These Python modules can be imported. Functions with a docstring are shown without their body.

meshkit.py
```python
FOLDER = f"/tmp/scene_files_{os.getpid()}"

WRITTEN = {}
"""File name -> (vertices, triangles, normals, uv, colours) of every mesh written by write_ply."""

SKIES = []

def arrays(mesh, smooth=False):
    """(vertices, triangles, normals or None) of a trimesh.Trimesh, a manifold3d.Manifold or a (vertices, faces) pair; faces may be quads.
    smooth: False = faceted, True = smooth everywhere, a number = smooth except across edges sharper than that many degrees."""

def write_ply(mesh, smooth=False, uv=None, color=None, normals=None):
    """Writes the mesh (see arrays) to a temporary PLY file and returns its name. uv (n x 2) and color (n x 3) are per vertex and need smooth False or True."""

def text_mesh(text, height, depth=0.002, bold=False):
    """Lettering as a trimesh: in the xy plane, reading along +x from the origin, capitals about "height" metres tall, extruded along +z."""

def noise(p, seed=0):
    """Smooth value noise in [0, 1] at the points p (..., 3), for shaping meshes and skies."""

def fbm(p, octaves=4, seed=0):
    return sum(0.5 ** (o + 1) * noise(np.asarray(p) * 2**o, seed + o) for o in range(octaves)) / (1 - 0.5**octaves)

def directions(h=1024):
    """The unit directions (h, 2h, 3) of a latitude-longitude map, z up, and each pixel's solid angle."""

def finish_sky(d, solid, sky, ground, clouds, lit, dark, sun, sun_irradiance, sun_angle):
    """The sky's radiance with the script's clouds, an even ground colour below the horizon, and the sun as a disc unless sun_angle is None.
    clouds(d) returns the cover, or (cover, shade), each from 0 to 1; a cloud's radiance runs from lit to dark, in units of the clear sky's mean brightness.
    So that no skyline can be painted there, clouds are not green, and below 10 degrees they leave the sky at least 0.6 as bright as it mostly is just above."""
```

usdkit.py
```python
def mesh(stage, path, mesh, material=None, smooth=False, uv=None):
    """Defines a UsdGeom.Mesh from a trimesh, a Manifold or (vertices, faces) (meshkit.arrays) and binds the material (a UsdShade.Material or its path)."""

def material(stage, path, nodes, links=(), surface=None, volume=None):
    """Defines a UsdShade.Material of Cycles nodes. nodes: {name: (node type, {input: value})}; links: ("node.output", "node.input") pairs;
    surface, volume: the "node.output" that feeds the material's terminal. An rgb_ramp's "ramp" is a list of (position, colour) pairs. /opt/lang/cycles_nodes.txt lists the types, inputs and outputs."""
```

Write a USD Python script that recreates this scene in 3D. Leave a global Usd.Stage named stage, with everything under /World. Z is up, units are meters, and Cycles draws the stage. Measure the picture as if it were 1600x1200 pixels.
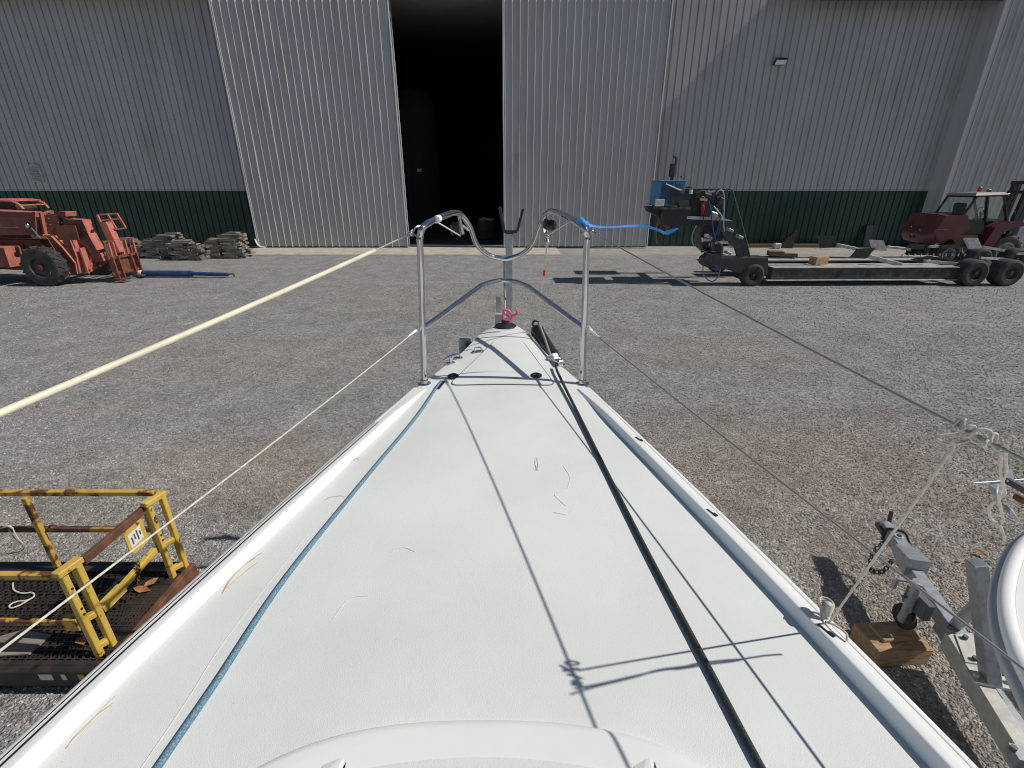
import math, random
import numpy as np
import trimesh, manifold3d
from shapely.geometry import Polygon
import usdkit, meshkit
from pxr import Usd, UsdGeom, UsdLux, UsdShade, Gf, Sdf, Vt

stage = Usd.Stage.CreateInMemory()
UsdGeom.SetStageUpAxis(stage, UsdGeom.Tokens.z)
UsdGeom.SetStageMetersPerUnit(stage, 1.0)
UsdGeom.Xform.Define(stage, '/World')
rng = np.random.default_rng(7)
R = random.Random(5)

# ------------------------------------------------------------------ camera, sky, sun, exposure
CAM_H, PITCH, FPX = 2.65, math.radians(22.7), 740.0
cam = UsdGeom.Camera.Define(stage, '/World/camera')
cam.CreateHorizontalApertureAttr(36.0)
cam.CreateVerticalApertureAttr(27.0)
cam.CreateFocalLengthAttr(36.0 * FPX / 1600)
cam.CreateClippingRangeAttr(Gf.Vec2f(0.02, 500))
cam.CreateExposureAttr(0.0)
cam.AddTranslateOp().Set(Gf.Vec3d(0, 0, CAM_H))
cam.AddRotateXOp().Set(90 - math.degrees(PITCH))

SUN_AZ, SUN_EL = math.radians(95.0), math.radians(46.0)
sun_dir = np.array([math.sin(SUN_AZ) * math.cos(SUN_EL), math.cos(SUN_AZ) * math.cos(SUN_EL), math.sin(SUN_EL)])
dome = UsdLux.DomeLight.Define(stage, '/World/sky')
dome.GetPrim().SetCustomDataByKey('kind', 'structure')
skym = usdkit.material(stage, '/World/Looks/sky', {
    'sky': ('sky_texture', {'sky_type': 'single_scattering', 'sun_disc': False, 'sun_elevation': SUN_EL, 'sun_rotation': SUN_AZ, 'altitude': 50.0, 'air_density': 1.0, 'aerosol_density': 0.6, 'ozone_density': 1.0}),
    'bg': ('background_shader', {'strength': 0.056})}, [('sky.color', 'bg.color')], surface='bg.background')
UsdShade.MaterialBindingAPI.Apply(dome.GetPrim()).Bind(skym)
sun = UsdLux.DistantLight.Define(stage, '/World/sun')
sun.CreateNormalizeAttr(True)
sun.CreateIntensityAttr(1.02)
sun.CreateAngleAttr(0.5)
sun.CreateColorAttr(Gf.Vec3f(1.0, 0.95, 0.87))
sun.AddRotateZOp().Set(-math.degrees(SUN_AZ))
sun.AddRotateXOp().Set(-(90 - math.degrees(SUN_EL)))

# ------------------------------------------------------------------ helpers
def ray(x, y):
    u, v = (x - 800) / FPX, (600 - y) / FPX
    return np.array([u, math.cos(PITCH) + v * math.sin(PITCH), -math.sin(PITCH) + v * math.cos(PITCH)])
def G(x, y, z=0.0):
    r = ray(x, y); return np.array([0, 0, CAM_H]) + r * ((z - CAM_H) / r[2])
def P(x, y, Y):
    r = ray(x, y); return np.array([0, 0, CAM_H]) + r * (Y / r[1])

class MB:
    def __init__(s): s.V, s.F, s.n = [], [], 0
    def add(s, m):
        if hasattr(m, 'to_mesh'):
            k = m.to_mesh(); v, f = np.array(k.vert_properties[:, :3]), np.array(k.tri_verts)
        elif isinstance(m, tuple): v, f = np.asarray(m[0], float), np.asarray(m[1], int)
        elif isinstance(m, MB): v, f = m.get()
        else: v, f = np.array(m.vertices), np.array(m.faces)
        if f.shape[1] == 4: f = np.vstack([f[:, [0, 1, 2]], f[:, [0, 2, 3]]])
        s.V.append(v); s.F.append(f + s.n); s.n += len(v); return s
    def get(s): return np.vstack(s.V), np.vstack(s.F)

def rotm(rx=0, ry=0, rz=0): return trimesh.transformations.euler_matrix(rx, ry, rz)[:3, :3]
def box(a, b, ch=0.0):
    a, b = np.minimum(a, b).astype(float), np.maximum(a, b).astype(float)
    if ch <= 0:
        m = trimesh.creation.box(b - a); return m.vertices + (a + b) / 2, m.faces
    ch = min(ch, 0.45 * (b - a).min()); p = []
    for i in (0, 1):
        for j in (0, 1):
            for k in (0, 1):
                c = np.where([i, j, k], b, a); s = np.where([i, j, k], -1, 1) * ch
                for ax in range(3):
                    q = c + s; q[ax] = c[ax]; p.append(q)
    h = trimesh.convex.convex_hull(np.array(p)); return np.array(h.vertices), np.array(h.faces)
def cbox(c, size, ch=0.0, rot=None):
    v, f = box(-np.array(size) / 2., np.array(size) / 2., ch)
    if rot is not None: v = v @ np.asarray(rot).T
    return v + np.array(c, float), f
def hull(pts):
    h = trimesh.convex.convex_hull(np.asarray(pts, float)); return np.array(h.vertices), np.array(h.faces)
def tube(path, r, n=10, closed=False, caps=True):
    p = np.asarray(path, float); m = len(p)
    r = np.full(m, r) if np.ndim(r) == 0 else np.asarray(r, float)
    t = np.gradient(p, axis=0) if not closed else np.roll(p, -1, 0) - np.roll(p, 1, 0)
    t /= np.maximum(np.linalg.norm(t, axis=1, keepdims=True), 1e-9)
    a = np.array([0, 0, 1.]) if abs(t[0][2]) < .9 else np.array([1., 0, 0])
    u = np.cross(t[0], a); u /= np.linalg.norm(u); rings = []
    an = np.arange(n) / n * 2 * math.pi
    for i in range(m):
        u = u - t[i] * (u @ t[i]); u /= np.linalg.norm(u); w = np.cross(t[i], u)
        rings.append(p[i] + r[i] * (np.cos(an)[:, None] * u + np.sin(an)[:, None] * w))
    v = np.vstack(rings); f = []
    for i in range(m if closed else m - 1):
        j = (i + 1) % m
        for k in range(n):
            l = (k + 1) % n
            f += [[i * n + k, i * n + l, j * n + l], [i * n + k, j * n + l, j * n + k]]
    if caps and not closed:
        v = np.vstack([v, p[0], p[-1]]); c0, c1 = len(v) - 2, len(v) - 1
        for k in range(n):
            l = (k + 1) % n
            f += [[c0, l, k], [c1, (m - 1) * n + k, (m - 1) * n + l]]
    return v, np.array(f)
def spline(pts, n=8, closed=False):
    p = np.asarray(pts, float); m = len(p); out = []
    for i in range(m if closed else m - 1):
        g = (lambda k: p[k % m]) if closed else (lambda k: p[min(max(k, 0), m - 1)])
        a, b, c, d = g(i - 1), g(i), g(i + 1), g(i + 2)
        for t in np.arange(n) / n:
            out.append(.5 * (2 * b + (c - a) * t + (2 * a - 5 * b + 4 * c - d) * t * t + (3 * b - a - 3 * c + d) * t ** 3))
    if not closed: out.append(p[-1])
    return np.array(out)
def fillet(pts, rad, n=6):
    p = [np.asarray(q, float) for q in pts]; out = [p[0]]
    for a, b, c in zip(p, p[1:], p[2:]):
        d1, d2 = np.linalg.norm(a - b), np.linalg.norm(c - b); k = min(rad, .48 * d1, .48 * d2)
        s, e = b + (a - b) / d1 * k, b + (c - b) / d2 * k
        for t in np.linspace(0, 1, n): out.append((1 - t) ** 2 * s + 2 * t * (1 - t) * b + t * t * e)
    return np.array(out + [p[-1]])
def bar(a, b, w, h=None, up=(0, 0, 1), ch=0.0):
    a, b = np.array(a, float), np.array(b, float); L = np.linalg.norm(b - a); t = (b - a) / L
    up = np.array(up, float)
    if abs(t @ up) > .97: up = np.array([0, 1., 0])
    s = np.cross(t, up); s /= np.linalg.norm(s); u = np.cross(s, t)
    return cbox((a + b) / 2, (L, w, h or w), ch, np.stack([t, s, u], 1))
def cyl(a, b, r, n=16, r2=None): return tube([a, b], [r, r if r2 is None else r2], n)
def lathe(prof, c, axis='z', n=28):
    prof = np.asarray(prof, float); an = np.arange(n) / n * 2 * math.pi; v = []
    for r, h in prof:
        x, y = r * np.cos(an), r * np.sin(an); z = np.full(n, h)
        v.append(np.stack({'z': [x, y, z], 'y': [x, z, -y], 'x': [z, x, y]}[axis], 1))
    f = []
    for i in range(len(prof) - 1):
        for k in range(n):
            l = (k + 1) % n
            f += [[i * n + k, i * n + l, (i + 1) * n + l], [i * n + k, (i + 1) * n + l, (i + 1) * n + k]]
    return np.vstack(v) + np.array(c, float), np.array(f)
def ball(c, r, sub=2, sc=(1, 1, 1)):
    m = trimesh.creation.icosphere(sub, 1.0); return m.vertices * r * np.array(sc) + np.array(c), m.faces
def extr(poly, y0, y1, holes=()):
    """polygon in (x,z) extruded along y from y0 to y1"""
    pg = Polygon(poly, holes)
    if not pg.is_valid: pg = pg.buffer(0)
    m = trimesh.creation.extrude_polygon(pg, abs(y1 - y0)); v = np.array(m.vertices)
    return np.stack([v[:, 0], v[:, 2] + min(y0, y1), v[:, 1]], 1), np.array(m.faces)[:, ::-1] * 1
def extz(poly, z0, z1):
    pg = Polygon(poly)
    if not pg.is_valid: pg = pg.buffer(0)
    m = trimesh.creation.extrude_polygon(pg, z1 - z0); v = np.array(m.vertices); v[:, 2] += z0
    return v, np.array(m.faces)
def grid(fn, us, vs):
    v = np.array([[fn(u, w) for w in vs] for u in us]).reshape(-1, 3); n = len(vs); f = []
    for i in range(len(us) - 1):
        for j in range(n - 1):
            f += [[i * n + j, (i + 1) * n + j, (i + 1) * n + j + 1], [i * n + j, (i + 1) * n + j + 1, i * n + j + 1]]
    return v, np.array(f)

used = {}
LOC = {}
def numbered(path):
    k = used.get(path, 0); used[path] = k + 1
    return path if k == 0 else '%s_%03d' % (path, k)
def setcd(p, label=None, cat=None, group=None, kind=None):
    for k, v in (('label', label), ('category', cat), ('group', group), ('kind', kind)):
        if v: p.SetCustomDataByKey(k, v)
def thing(name, label, cat, loc=(0, 0, 0), rz=0.0, group=None, kind=None):
    path = numbered('/World/' + name); x = UsdGeom.Xform.Define(stage, path)
    x.AddTranslateOp().Set(Gf.Vec3d(*map(float, loc)))
    if rz: x.AddRotateZOp().Set(math.degrees(rz))
    setcd(x.GetPrim(), label, cat, group, kind); LOC[path] = (np.array(loc, float), rz); return path
def part(parent, name, mesh, mat, smooth=30, label=None, world=True, kind=None):
    """a part (or sub-part) as ONE Mesh; mesh given in world coordinates unless world=False"""
    if isinstance(mesh, list):
        b = MB()
        for q in mesh: b.add(q)
        mesh = b
    v, f = mesh.get() if isinstance(mesh, MB) else MB().add(mesh).get()
    if world:
        loc, rz = LOC[parent]; v = v - loc
        if rz: v = v @ rotm(0, 0, rz)
    path = numbered(parent + '/' + name)
    usdkit.mesh(stage, path, (v, f), M[mat], smooth=smooth)
    LOC[path] = LOC[parent]; setcd(stage.GetPrimAtPath(path), label, kind=kind); return path
def solo(name, mesh, mat, label=None, cat=None, group=None, kind=None, smooth=30, loc=(0, 0, 0)):
    if isinstance(mesh, list):
        b = MB()
        for q in mesh: b.add(q)
        mesh = b
    v, f = mesh.get() if isinstance(mesh, MB) else MB().add(mesh).get()
    path = numbered('/World/' + name); m = usdkit.mesh(stage, path, (v - np.array(loc), f), M[mat], smooth=smooth)
    if np.any(np.array(loc) != 0): m.AddTranslateOp().Set(Gf.Vec3d(*map(float, loc)))
    setcd(m.GetPrim(), label, cat, group, kind); LOC[path] = (np.array(loc, float), 0.0); return path
class Frame:
    """a vertical plane in the place (a vehicle's near side), u along it, v away from us"""
    def __init__(s, p0, yaw=0.0):
        s.p0 = np.array([p0[0], p0[1], 0.0]); s.yaw = yaw
        s.u, s.v = np.array([math.cos(yaw), math.sin(yaw), 0]), np.array([-math.sin(yaw), math.cos(yaw), 0])
    def uz(s, px, py, v=0.0):
        r = ray(px, py); o = np.array([0, 0, CAM_H]); q = s.p0 + s.v * v
        w = o + r * (((q - o) @ s.v) / (r @ s.v)); return (w - s.p0) @ s.u, w[2]
    def poly(s, pts, v=0.0): return [s.uz(a, b, v) for a, b in pts]
    def pt(s, px, py, v=0.0):
        u, z = s.uz(px, py, v); return np.array([u, v, z])

# ------------------------------------------------------------------ materials
M = {}
def mat(name, base, rough=.5, metal=0.0, alt=None, scale=6., detail=5., lo=.42, hi=.6, bump=0., bscale=200., fine=0.0, spec=None, coord='pos', alt2=None, scale2=40., lo2=.6, hi2=.66, aniso=None, rough2=None, **extra):
    n = {'tc': ('texture_coordinate', {}), 'geo': ('geometry', {}), 'p': ('principled_bsdf', {'roughness': rough, 'metallic': metal, **extra})}
    src = 'geo.position' if coord == 'pos' else 'tc.object'; l = []
    if spec is not None: n['p'][1]['specular_ior_level'] = spec
    col = None
    if aniso:
        n['mp'] = ('mapping', {'scale': aniso}); l.append((src, 'mp.vector')); src = 'mp.vector'
    if alt is not None:
        n['n1'] = ('noise_texture', {'scale': scale, 'detail': detail, 'roughness': .6}); l.append((src, 'n1.vector'))
        n['r1'] = ('rgb_ramp', {'ramp': [(0, base), (lo, base), (hi, alt), (1, alt)]}); l.append(('n1.fac', 'r1.fac')); col = 'r1.color'
        if rough2 is not None:
            n['rr'] = ('map_range', {'from_min': lo, 'from_max': hi, 'to_min': rough, 'to_max': rough2, 'clamp': True}); l += [('n1.fac', 'rr.value'), ('rr.result', 'p.roughness')]
    if alt2 is not None:
        n['n2'] = ('noise_texture', {'scale': scale2, 'detail': 6., 'roughness': .65}); l.append((src, 'n2.vector'))
        n['m2'] = ('map_range', {'from_min': lo2, 'from_max': hi2, 'clamp': True}); l.append(('n2.fac', 'm2.value'))
        n['x2'] = ('mix', {'mix_type': 'mix', 'color1': base, 'color2': alt2}); l.append(('m2.result', 'x2.fac'))
        if col: l.append((col, 'x2.color1'))
        col = 'x2.color'
    if fine:
        n['n3'] = ('noise_texture', {'scale': bscale * .7, 'detail': 3.}); l.append((src, 'n3.vector'))
        n['m3'] = ('map_range', {'from_min': .3, 'from_max': .7, 'to_min': 1 - fine, 'to_max': 1 + fine}); l.append(('n3.fac', 'm3.value'))
        n['x3'] = ('vector_math', {'math_type': 'scale', 'vector1': base}); l.append(('m3.result', 'x3.scale'))
        if col: l.append((col, 'x3.vector1'))
        col = 'x3.vector'
    if col: l.append((col, 'p.base_color'))
    else: n['p'][1]['base_color'] = base
    if bump:
        n['nb'] = ('noise_texture', {'scale': bscale, 'detail': 4.}); l.append((src, 'nb.vector'))
        n['b'] = ('bump', {'strength': 1.0, 'distance': bump}); l += [('nb.fac', 'b.height'), ('b.normal', 'p.normal')]
    M[name] = usdkit.material(stage, '/World/Looks/' + name, n, l, surface='p.BSDF')

# gravel: grey salt-and-pepper crushed stone with browner worn patches
def gravel(name, stones):
    n = {'geo': ('geometry', {}), 'p': ('principled_bsdf', {'roughness': .85, 'specular_ior_level': .25}),
         'big': ('noise_texture', {'scale': .30, 'detail': 5., 'roughness': .6}),
         'mid': ('noise_texture', {'scale': 1.6, 'detail': 6., 'roughness': .65}),
         'mp': ('mapping', {'scale': (1., 2.2, 1.)}),
         'dr': ('map_range', {'from_min': .56, 'from_max': .74, 'to_max': .7, 'clamp': True})}
    l = [('geo.position', 'mp.vector'), ('mp.vector', 'big.vector'), ('geo.position', 'mid.vector'), ('big.fac', 'dr.value')]
    last = 'dr.result'
    # worn earth patches seen in the yard: (x, y, radius x, radius y, amount)
    for i, (x, y, rx, ry, a) in enumerate([(3.0, 4.0, 2.9, 1.5, 1.), (2.9, 2.6, 1.9, 1.5, .9), (-4.6, 7.6, 3.4, 1.3, .5), (3.6, 7.6, 2.0, .9, .5), (-2.4, 4.0, 2.4, 1.0, .8), (-4.2, 3.2, 2.2, 1.4, .5), (-1.5, 11.5, 4.0, .7, .55)]):
        n['d%d' % i] = ('mapping', {'location': (-x / rx, -y / ry, 0), 'scale': (1 / rx, 1 / ry, 0.)})
        n['l%d' % i] = ('vector_math', {'math_type': 'length'})
        n['w%d' % i] = ('math', {'math_type': 'multiply_add', 'value2': 1.6, 'value3': -.8})
        n['a%d' % i] = ('math', {'math_type': 'add'})
        n['m%d' % i] = ('map_range', {'from_min': 1.15, 'from_max': .35, 'to_min': 0., 'to_max': a, 'clamp': True})
        n['x%d' % i] = ('math', {'math_type': 'maximum'})
        l += [('geo.position', 'd%d.vector' % i), ('d%d.vector' % i, 'l%d.vector1' % i), ('mid.fac', 'w%d.value1' % i), ('l%d.value' % i, 'a%d.value1' % i), ('w%d.value' % i, 'a%d.value2' % i),
              ('a%d.value' % i, 'm%d.value' % i), ('m%d.result' % i, 'x%d.value1' % i), (last, 'x%d.value2' % i)]
        last = 'x%d.value' % i
    # pale dry strip along the wall on the right
    n['sep'] = ('separate_xyz', {}); l.append(('geo.position', 'sep.vector'))
    n['sy'] = ('map_range', {'from_min': 20.0, 'from_max': 20.6, 'clamp': True}); n['sx'] = ('map_range', {'from_min': 1.5, 'from_max': 3.2, 'clamp': True}); n['sm'] = ('math', {'math_type': 'multiply'})
    l += [('sep.y', 'sy.value'), ('sep.x', 'sx.value'), ('sy.result', 'sm.value1'), ('sx.result', 'sm.value2')]
    if stones:
        n['oi'] = ('object_info', {})
        n['rs'] = ('rgb_ramp', {'ramp': [(0, (.15, .149, .15)), (.35, (.245, .243, .24)), (.7, (.325, .321, .314)), (.93, (.42, .415, .405)), (1, (.60, .59, .575))]})
        n['re'] = ('rgb_ramp', {'ramp': [(0, (.165, .142, .118)), (.4, (.265, .232, .196)), (.75, (.355, .315, .27)), (1, (.52, .475, .42))]})
        l += [('oi.random', 'rs.fac'), ('oi.random', 're.fac')]
    else:
        n['v'] = ('voronoi_texture', {'scale': 62., 'randomness': 1.}); n['v2'] = ('voronoi_texture', {'scale': 24., 'randomness': 1.}); n['sc'] = ('separate_color', {}); n['sc2'] = ('separate_color', {})
        n['av'] = ('math', {'math_type': 'multiply_add', 'value2': .56}); n['av2'] = ('math', {'math_type': 'multiply', 'value2': .44})
        n['rs'] = ('rgb_ramp', {'ramp': [(0, (.13, .129, .13)), (.3, (.22, .218, .216)), (.6, (.305, .301, .295)), (.85, (.39, .384, .374)), (1, (.52, .51, .495))]})
        n['re'] = ('rgb_ramp', {'ramp': [(0, (.155, .133, .11)), (.3, (.255, .223, .188)), (.65, (.35, .31, .265)), (1, (.48, .435, .385))]})
        n['b'] = ('bump', {'strength': 1., 'distance': .018, 'invert': True})
        n['nf'] = ('noise_texture', {'scale': 160., 'detail': 3.})
        n['bb'] = ('bump', {'strength': .7, 'distance': .006})
        l += [('geo.position', 'v.vector'), ('geo.position', 'v2.vector'), ('v.color', 'sc.color'), ('v2.color', 'sc2.color'), ('sc.r', 'av.value1'), ('sc2.r', 'av2.value1'), ('av2.value', 'av.value3'), ('av.value', 'rs.fac'), ('av.value', 're.fac'),
              ('v.distance', 'b.height'), ('geo.position', 'nf.vector'), ('nf.fac', 'bb.height'), ('b.normal', 'bb.normal'), ('bb.normal', 'p.normal')]
    n['mx'] = ('mix', {'mix_type': 'mix'}); n['mxx'] = ('mix', {'mix_type': 'mix', 'color2': (.40, .375, .335)}); n['smh'] = ('math', {'math_type': 'multiply', 'value2': .72})
    n['tv'] = ('map_range', {'from_min': .3, 'from_max': .7, 'to_min': .86, 'to_max': 1.26}); n['ts'] = ('vector_math', {'math_type': 'scale'})
    l += [(last, 'mx.fac'), ('rs.color', 'mx.color1'), ('re.color', 'mx.color2'), ('mx.color', 'mxx.color1'), ('sm.value', 'smh.value1'), ('smh.value', 'mxx.fac'), ('mid.fac', 'tv.value'), ('mxx.color', 'ts.vector1'), ('tv.result', 'ts.scale'), ('ts.vector', 'p.base_color')]
    M[name] = usdkit.material(stage, '/World/Looks/' + name, n, l, surface='p.BSDF')
gravel('gravel_ground', False)
gravel('gravel_stone', True)

mat('wall_grey', (.44, .44, .452), .42, alt=(.375, .377, .39), scale=.8, detail=6, lo=.35, hi=.7, alt2=(.32, .315, .305), scale2=2.3, lo2=.52, hi2=.74, aniso=(1, 1, .18))
mat('door_grey', (.46, .455, .46), .45, alt=(.38, .376, .378), scale=.7, detail=7, lo=.35, hi=.7, alt2=(.31, .298, .278), scale2=2.6, lo2=.52, hi2=.74, aniso=(1, 1, .12))
mat('trim_grey', (.43, .43, .44), .5)
mat('wainscot_green', (.012, .052, .038), .4, alt=(.015, .042, .032), scale=1.5)
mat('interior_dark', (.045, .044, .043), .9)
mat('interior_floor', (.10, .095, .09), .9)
mat('concrete', (.47, .43, .36), .9, alt=(.36, .33, .28), scale=2.2, bump=.002, bscale=60, fine=.1)
mat('gelcoat', (.775, .785, .775), .28, alt=(.72, .725, .71), scale=5, lo=.45, hi=.75)
mat('nonskid', (.705, .725, .712), .62, alt=(.635, .65, .632), scale=2.6, detail=7, lo=.35, hi=.7, bump=.0006, bscale=620, alt2=(.40, .40, .38), scale2=150, lo2=.70, hi2=.735, spec=.3)
mat('chrome', (.60, .61, .62), .07, 1.0)
mat('steel_dull', (.55, .54, .52), .3, 1.0)
mat('wire', (.62, .61, .58), .4, .7)
mat('wire_dark', (.27, .265, .26), .5, .4)
mat('cream_plastic', (.70, .64, .50), .5, alt=(.60, .55, .43), scale=14)
mat('white_plastic', (.80, .80, .77), .4)
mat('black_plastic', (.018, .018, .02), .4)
mat('black_gloss', (.012, .012, .013), .18)
mat('rope_white', (.66, .62, .54), .85, alt=(.50, .46, .40), scale=140, bump=.001, bscale=600)
mat('rope_blue', (.085, .175, .255), .8, alt=(.23, .33, .41), scale=420, lo=.5, hi=.6, bump=.001, bscale=700)
mat('rope_green', (.022, .028, .028), .8, alt=(.18, .21, .20), scale=330, lo=.60, hi=.68, bump=.001, bscale=700)
mat('rope_grey', (.30, .31, .31), .8, alt=(.20, .2, .2), scale=300)
mat('ribbon_blue', (.035, .23, .68), .5, alt=(.05, .3, .78), scale=30)
mat('pink_plastic', (.82, .09, .24), .4)
mat('red_tape', (.55, .03, .03), .5)
mat('needle_tan', (.48, .34, .19), .7)
mat('leaf_orange', (.42, .19, .06), .7, alt=(.28, .13, .05), scale=30)
mat('scuff', (.56, .56, .53), .8)
mat('galvanized', (.40, .42, .44), .48, .55, alt=(.30, .32, .34), scale=26, lo=.4, hi=.62)
mat('galv_pale', (.52, .51, .47), .6, .25, alt=(.42, .41, .38), scale=18, bump=.0006, bscale=150)
mat('galv_dark', (.12, .125, .13), .6, .3)
mat('steel_black', (.022, .023, .026), .5, alt=(.05, .048, .046), scale=9, lo=.5, hi=.7, rough2=.7)
mat('steel_dusty', (.036, .037, .04), .6, alt=(.10, .095, .088), scale=6, lo=.48, hi=.68)
mat('deck_dust', (.38, .365, .34), .8, alt=(.25, .24, .225), scale=5, lo=.4, hi=.62)
mat('arm_grey', (.50, .50, .49), .5, alt=(.34, .33, .32), scale=9)
mat('timber', (.44, .29, .165), .8, alt=(.30, .185, .10), scale=9, aniso=(1.2, 7, 7), bump=.001, bscale=60)
mat('timber_dark', (.12, .075, .045), .85, alt=(.18, .11, .06), scale=9, aniso=(1.2, 7, 7))
mat('ply_grey', (.27, .24, .20), .85, alt=(.16, .135, .11), scale=7, aniso=(1, 9, 9))
for i, (c, d) in enumerate([((.25, .23, .20), (.16, .145, .125)), ((.20, .17, .14), (.12, .105, .09)), ((.31, .28, .22), (.20, .175, .14)), ((.17, .165, .155), (.10, .095, .09))]):
    mat('board_%s' % 'abcd'[i], c, .9, alt=d, scale=9, aniso=(1.2, 6, 6))
mat('yellow_paint', (.62, .43, .085), .5, alt=(.55, .37, .07), scale=7, alt2=(.13, .05, .022), scale2=11, lo2=.60, hi2=.64)
mat('yellow_worn', (.56, .36, .06), .6, alt=(.42, .23, .05), scale=9, alt2=(.12, .045, .02), scale2=9, lo2=.50, hi2=.55)
mat('rust_brown', (.10, .042, .026), .75, alt=(.17, .075, .035), scale=14)
mat('rail_rusty', (.11, .05, .028), .75, alt=(.38, .21, .04), scale=6, lo=.52, hi=.57)
mat('dark_metal', (.02, .018, .018), .6, alt=(.05, .035, .028), scale=8)
mat('sticker_white', (.72, .71, .68), .5)
mat('sticker_ink', (.06, .06, .06), .6)
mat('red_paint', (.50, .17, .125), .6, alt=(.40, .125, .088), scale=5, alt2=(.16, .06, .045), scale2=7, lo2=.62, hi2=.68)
mat('red_shaded', (.165, .05, .04), .55, alt=(.12, .04, .033), scale=4, alt2=(.30, .09, .06), scale2=6, lo2=.6, hi2=.7)  # handler red with shade put into the colour, for the near faces
mat('red_rust', (.20, .065, .042), .7, alt=(.12, .045, .03), scale=7)
mat('rubber', (.022, .022, .022), .8, alt=(.05, .048, .045), scale=7, bump=.002, bscale=60)
mat('rim_dark', (.055, .06, .065), .6, alt=(.035, .035, .035), scale=8)
mat('rim_pale', (.42, .40, .36), .6, alt=(.28, .26, .23), scale=9)
mat('hub_red', (.16, .045, .03), .7)
mat('maroon', (.105, .022, .026), .35, alt=(.085, .016, .02), scale=4)
mat('roof_grey', (.20, .20, .20), .6)
mat('blue_paint', (.055, .22, .40), .45, alt=(.045, .17, .32), scale=6)
mat('blue_steel', (.02, .06, .17), .5, alt=(.015, .04, .11), scale=9)
mat('copper_rope', (.30, .13, .07), .8)
mat('hose_black', (.015, .015, .017), .45)
mat('hose_blue', (.02, .04, .16), .5)
mat('hose_grey', (.30, .31, .32), .5)
mat('lamp_glass', (.55, .56, .56), .2)
mat('white_paint', (.80, .80, .79), .3)
mat('rubrail_grey', (.42, .43, .44), .35)
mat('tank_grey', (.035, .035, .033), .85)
M['window'] = usdkit.material(stage, '/World/Looks/window', {
    't': ('transparent_bsdf', {'color': (.90, .94, .92)}), 'g': ('glossy_bsdf', {'color': (.9, .9, .9), 'roughness': .03}), 'm': ('mix_closure', {'fac': .07})},
    [('t.BSDF', 'm.closure1'), ('g.BSDF', 'm.closure2')], surface='m.closure')
# ------------------------------------------------------------------ ground
solo('ground', grid(lambda u, w: (u, w, 0.0), np.linspace(-90, 90, 31), np.linspace(-60, 120, 31)), 'gravel_ground', kind='structure', smooth=False)
YW, YD, ZE = 23.35, 22.5, 9.62           # wall line, door face line, eave height
a = [G(398, 404)[:2], G(884, 399.5)[:2]]
solo('concrete_apron', box((-11.75, 20.15, -.1), (2.05, YW + .1, .03), .01), 'concrete', kind='structure')

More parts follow.
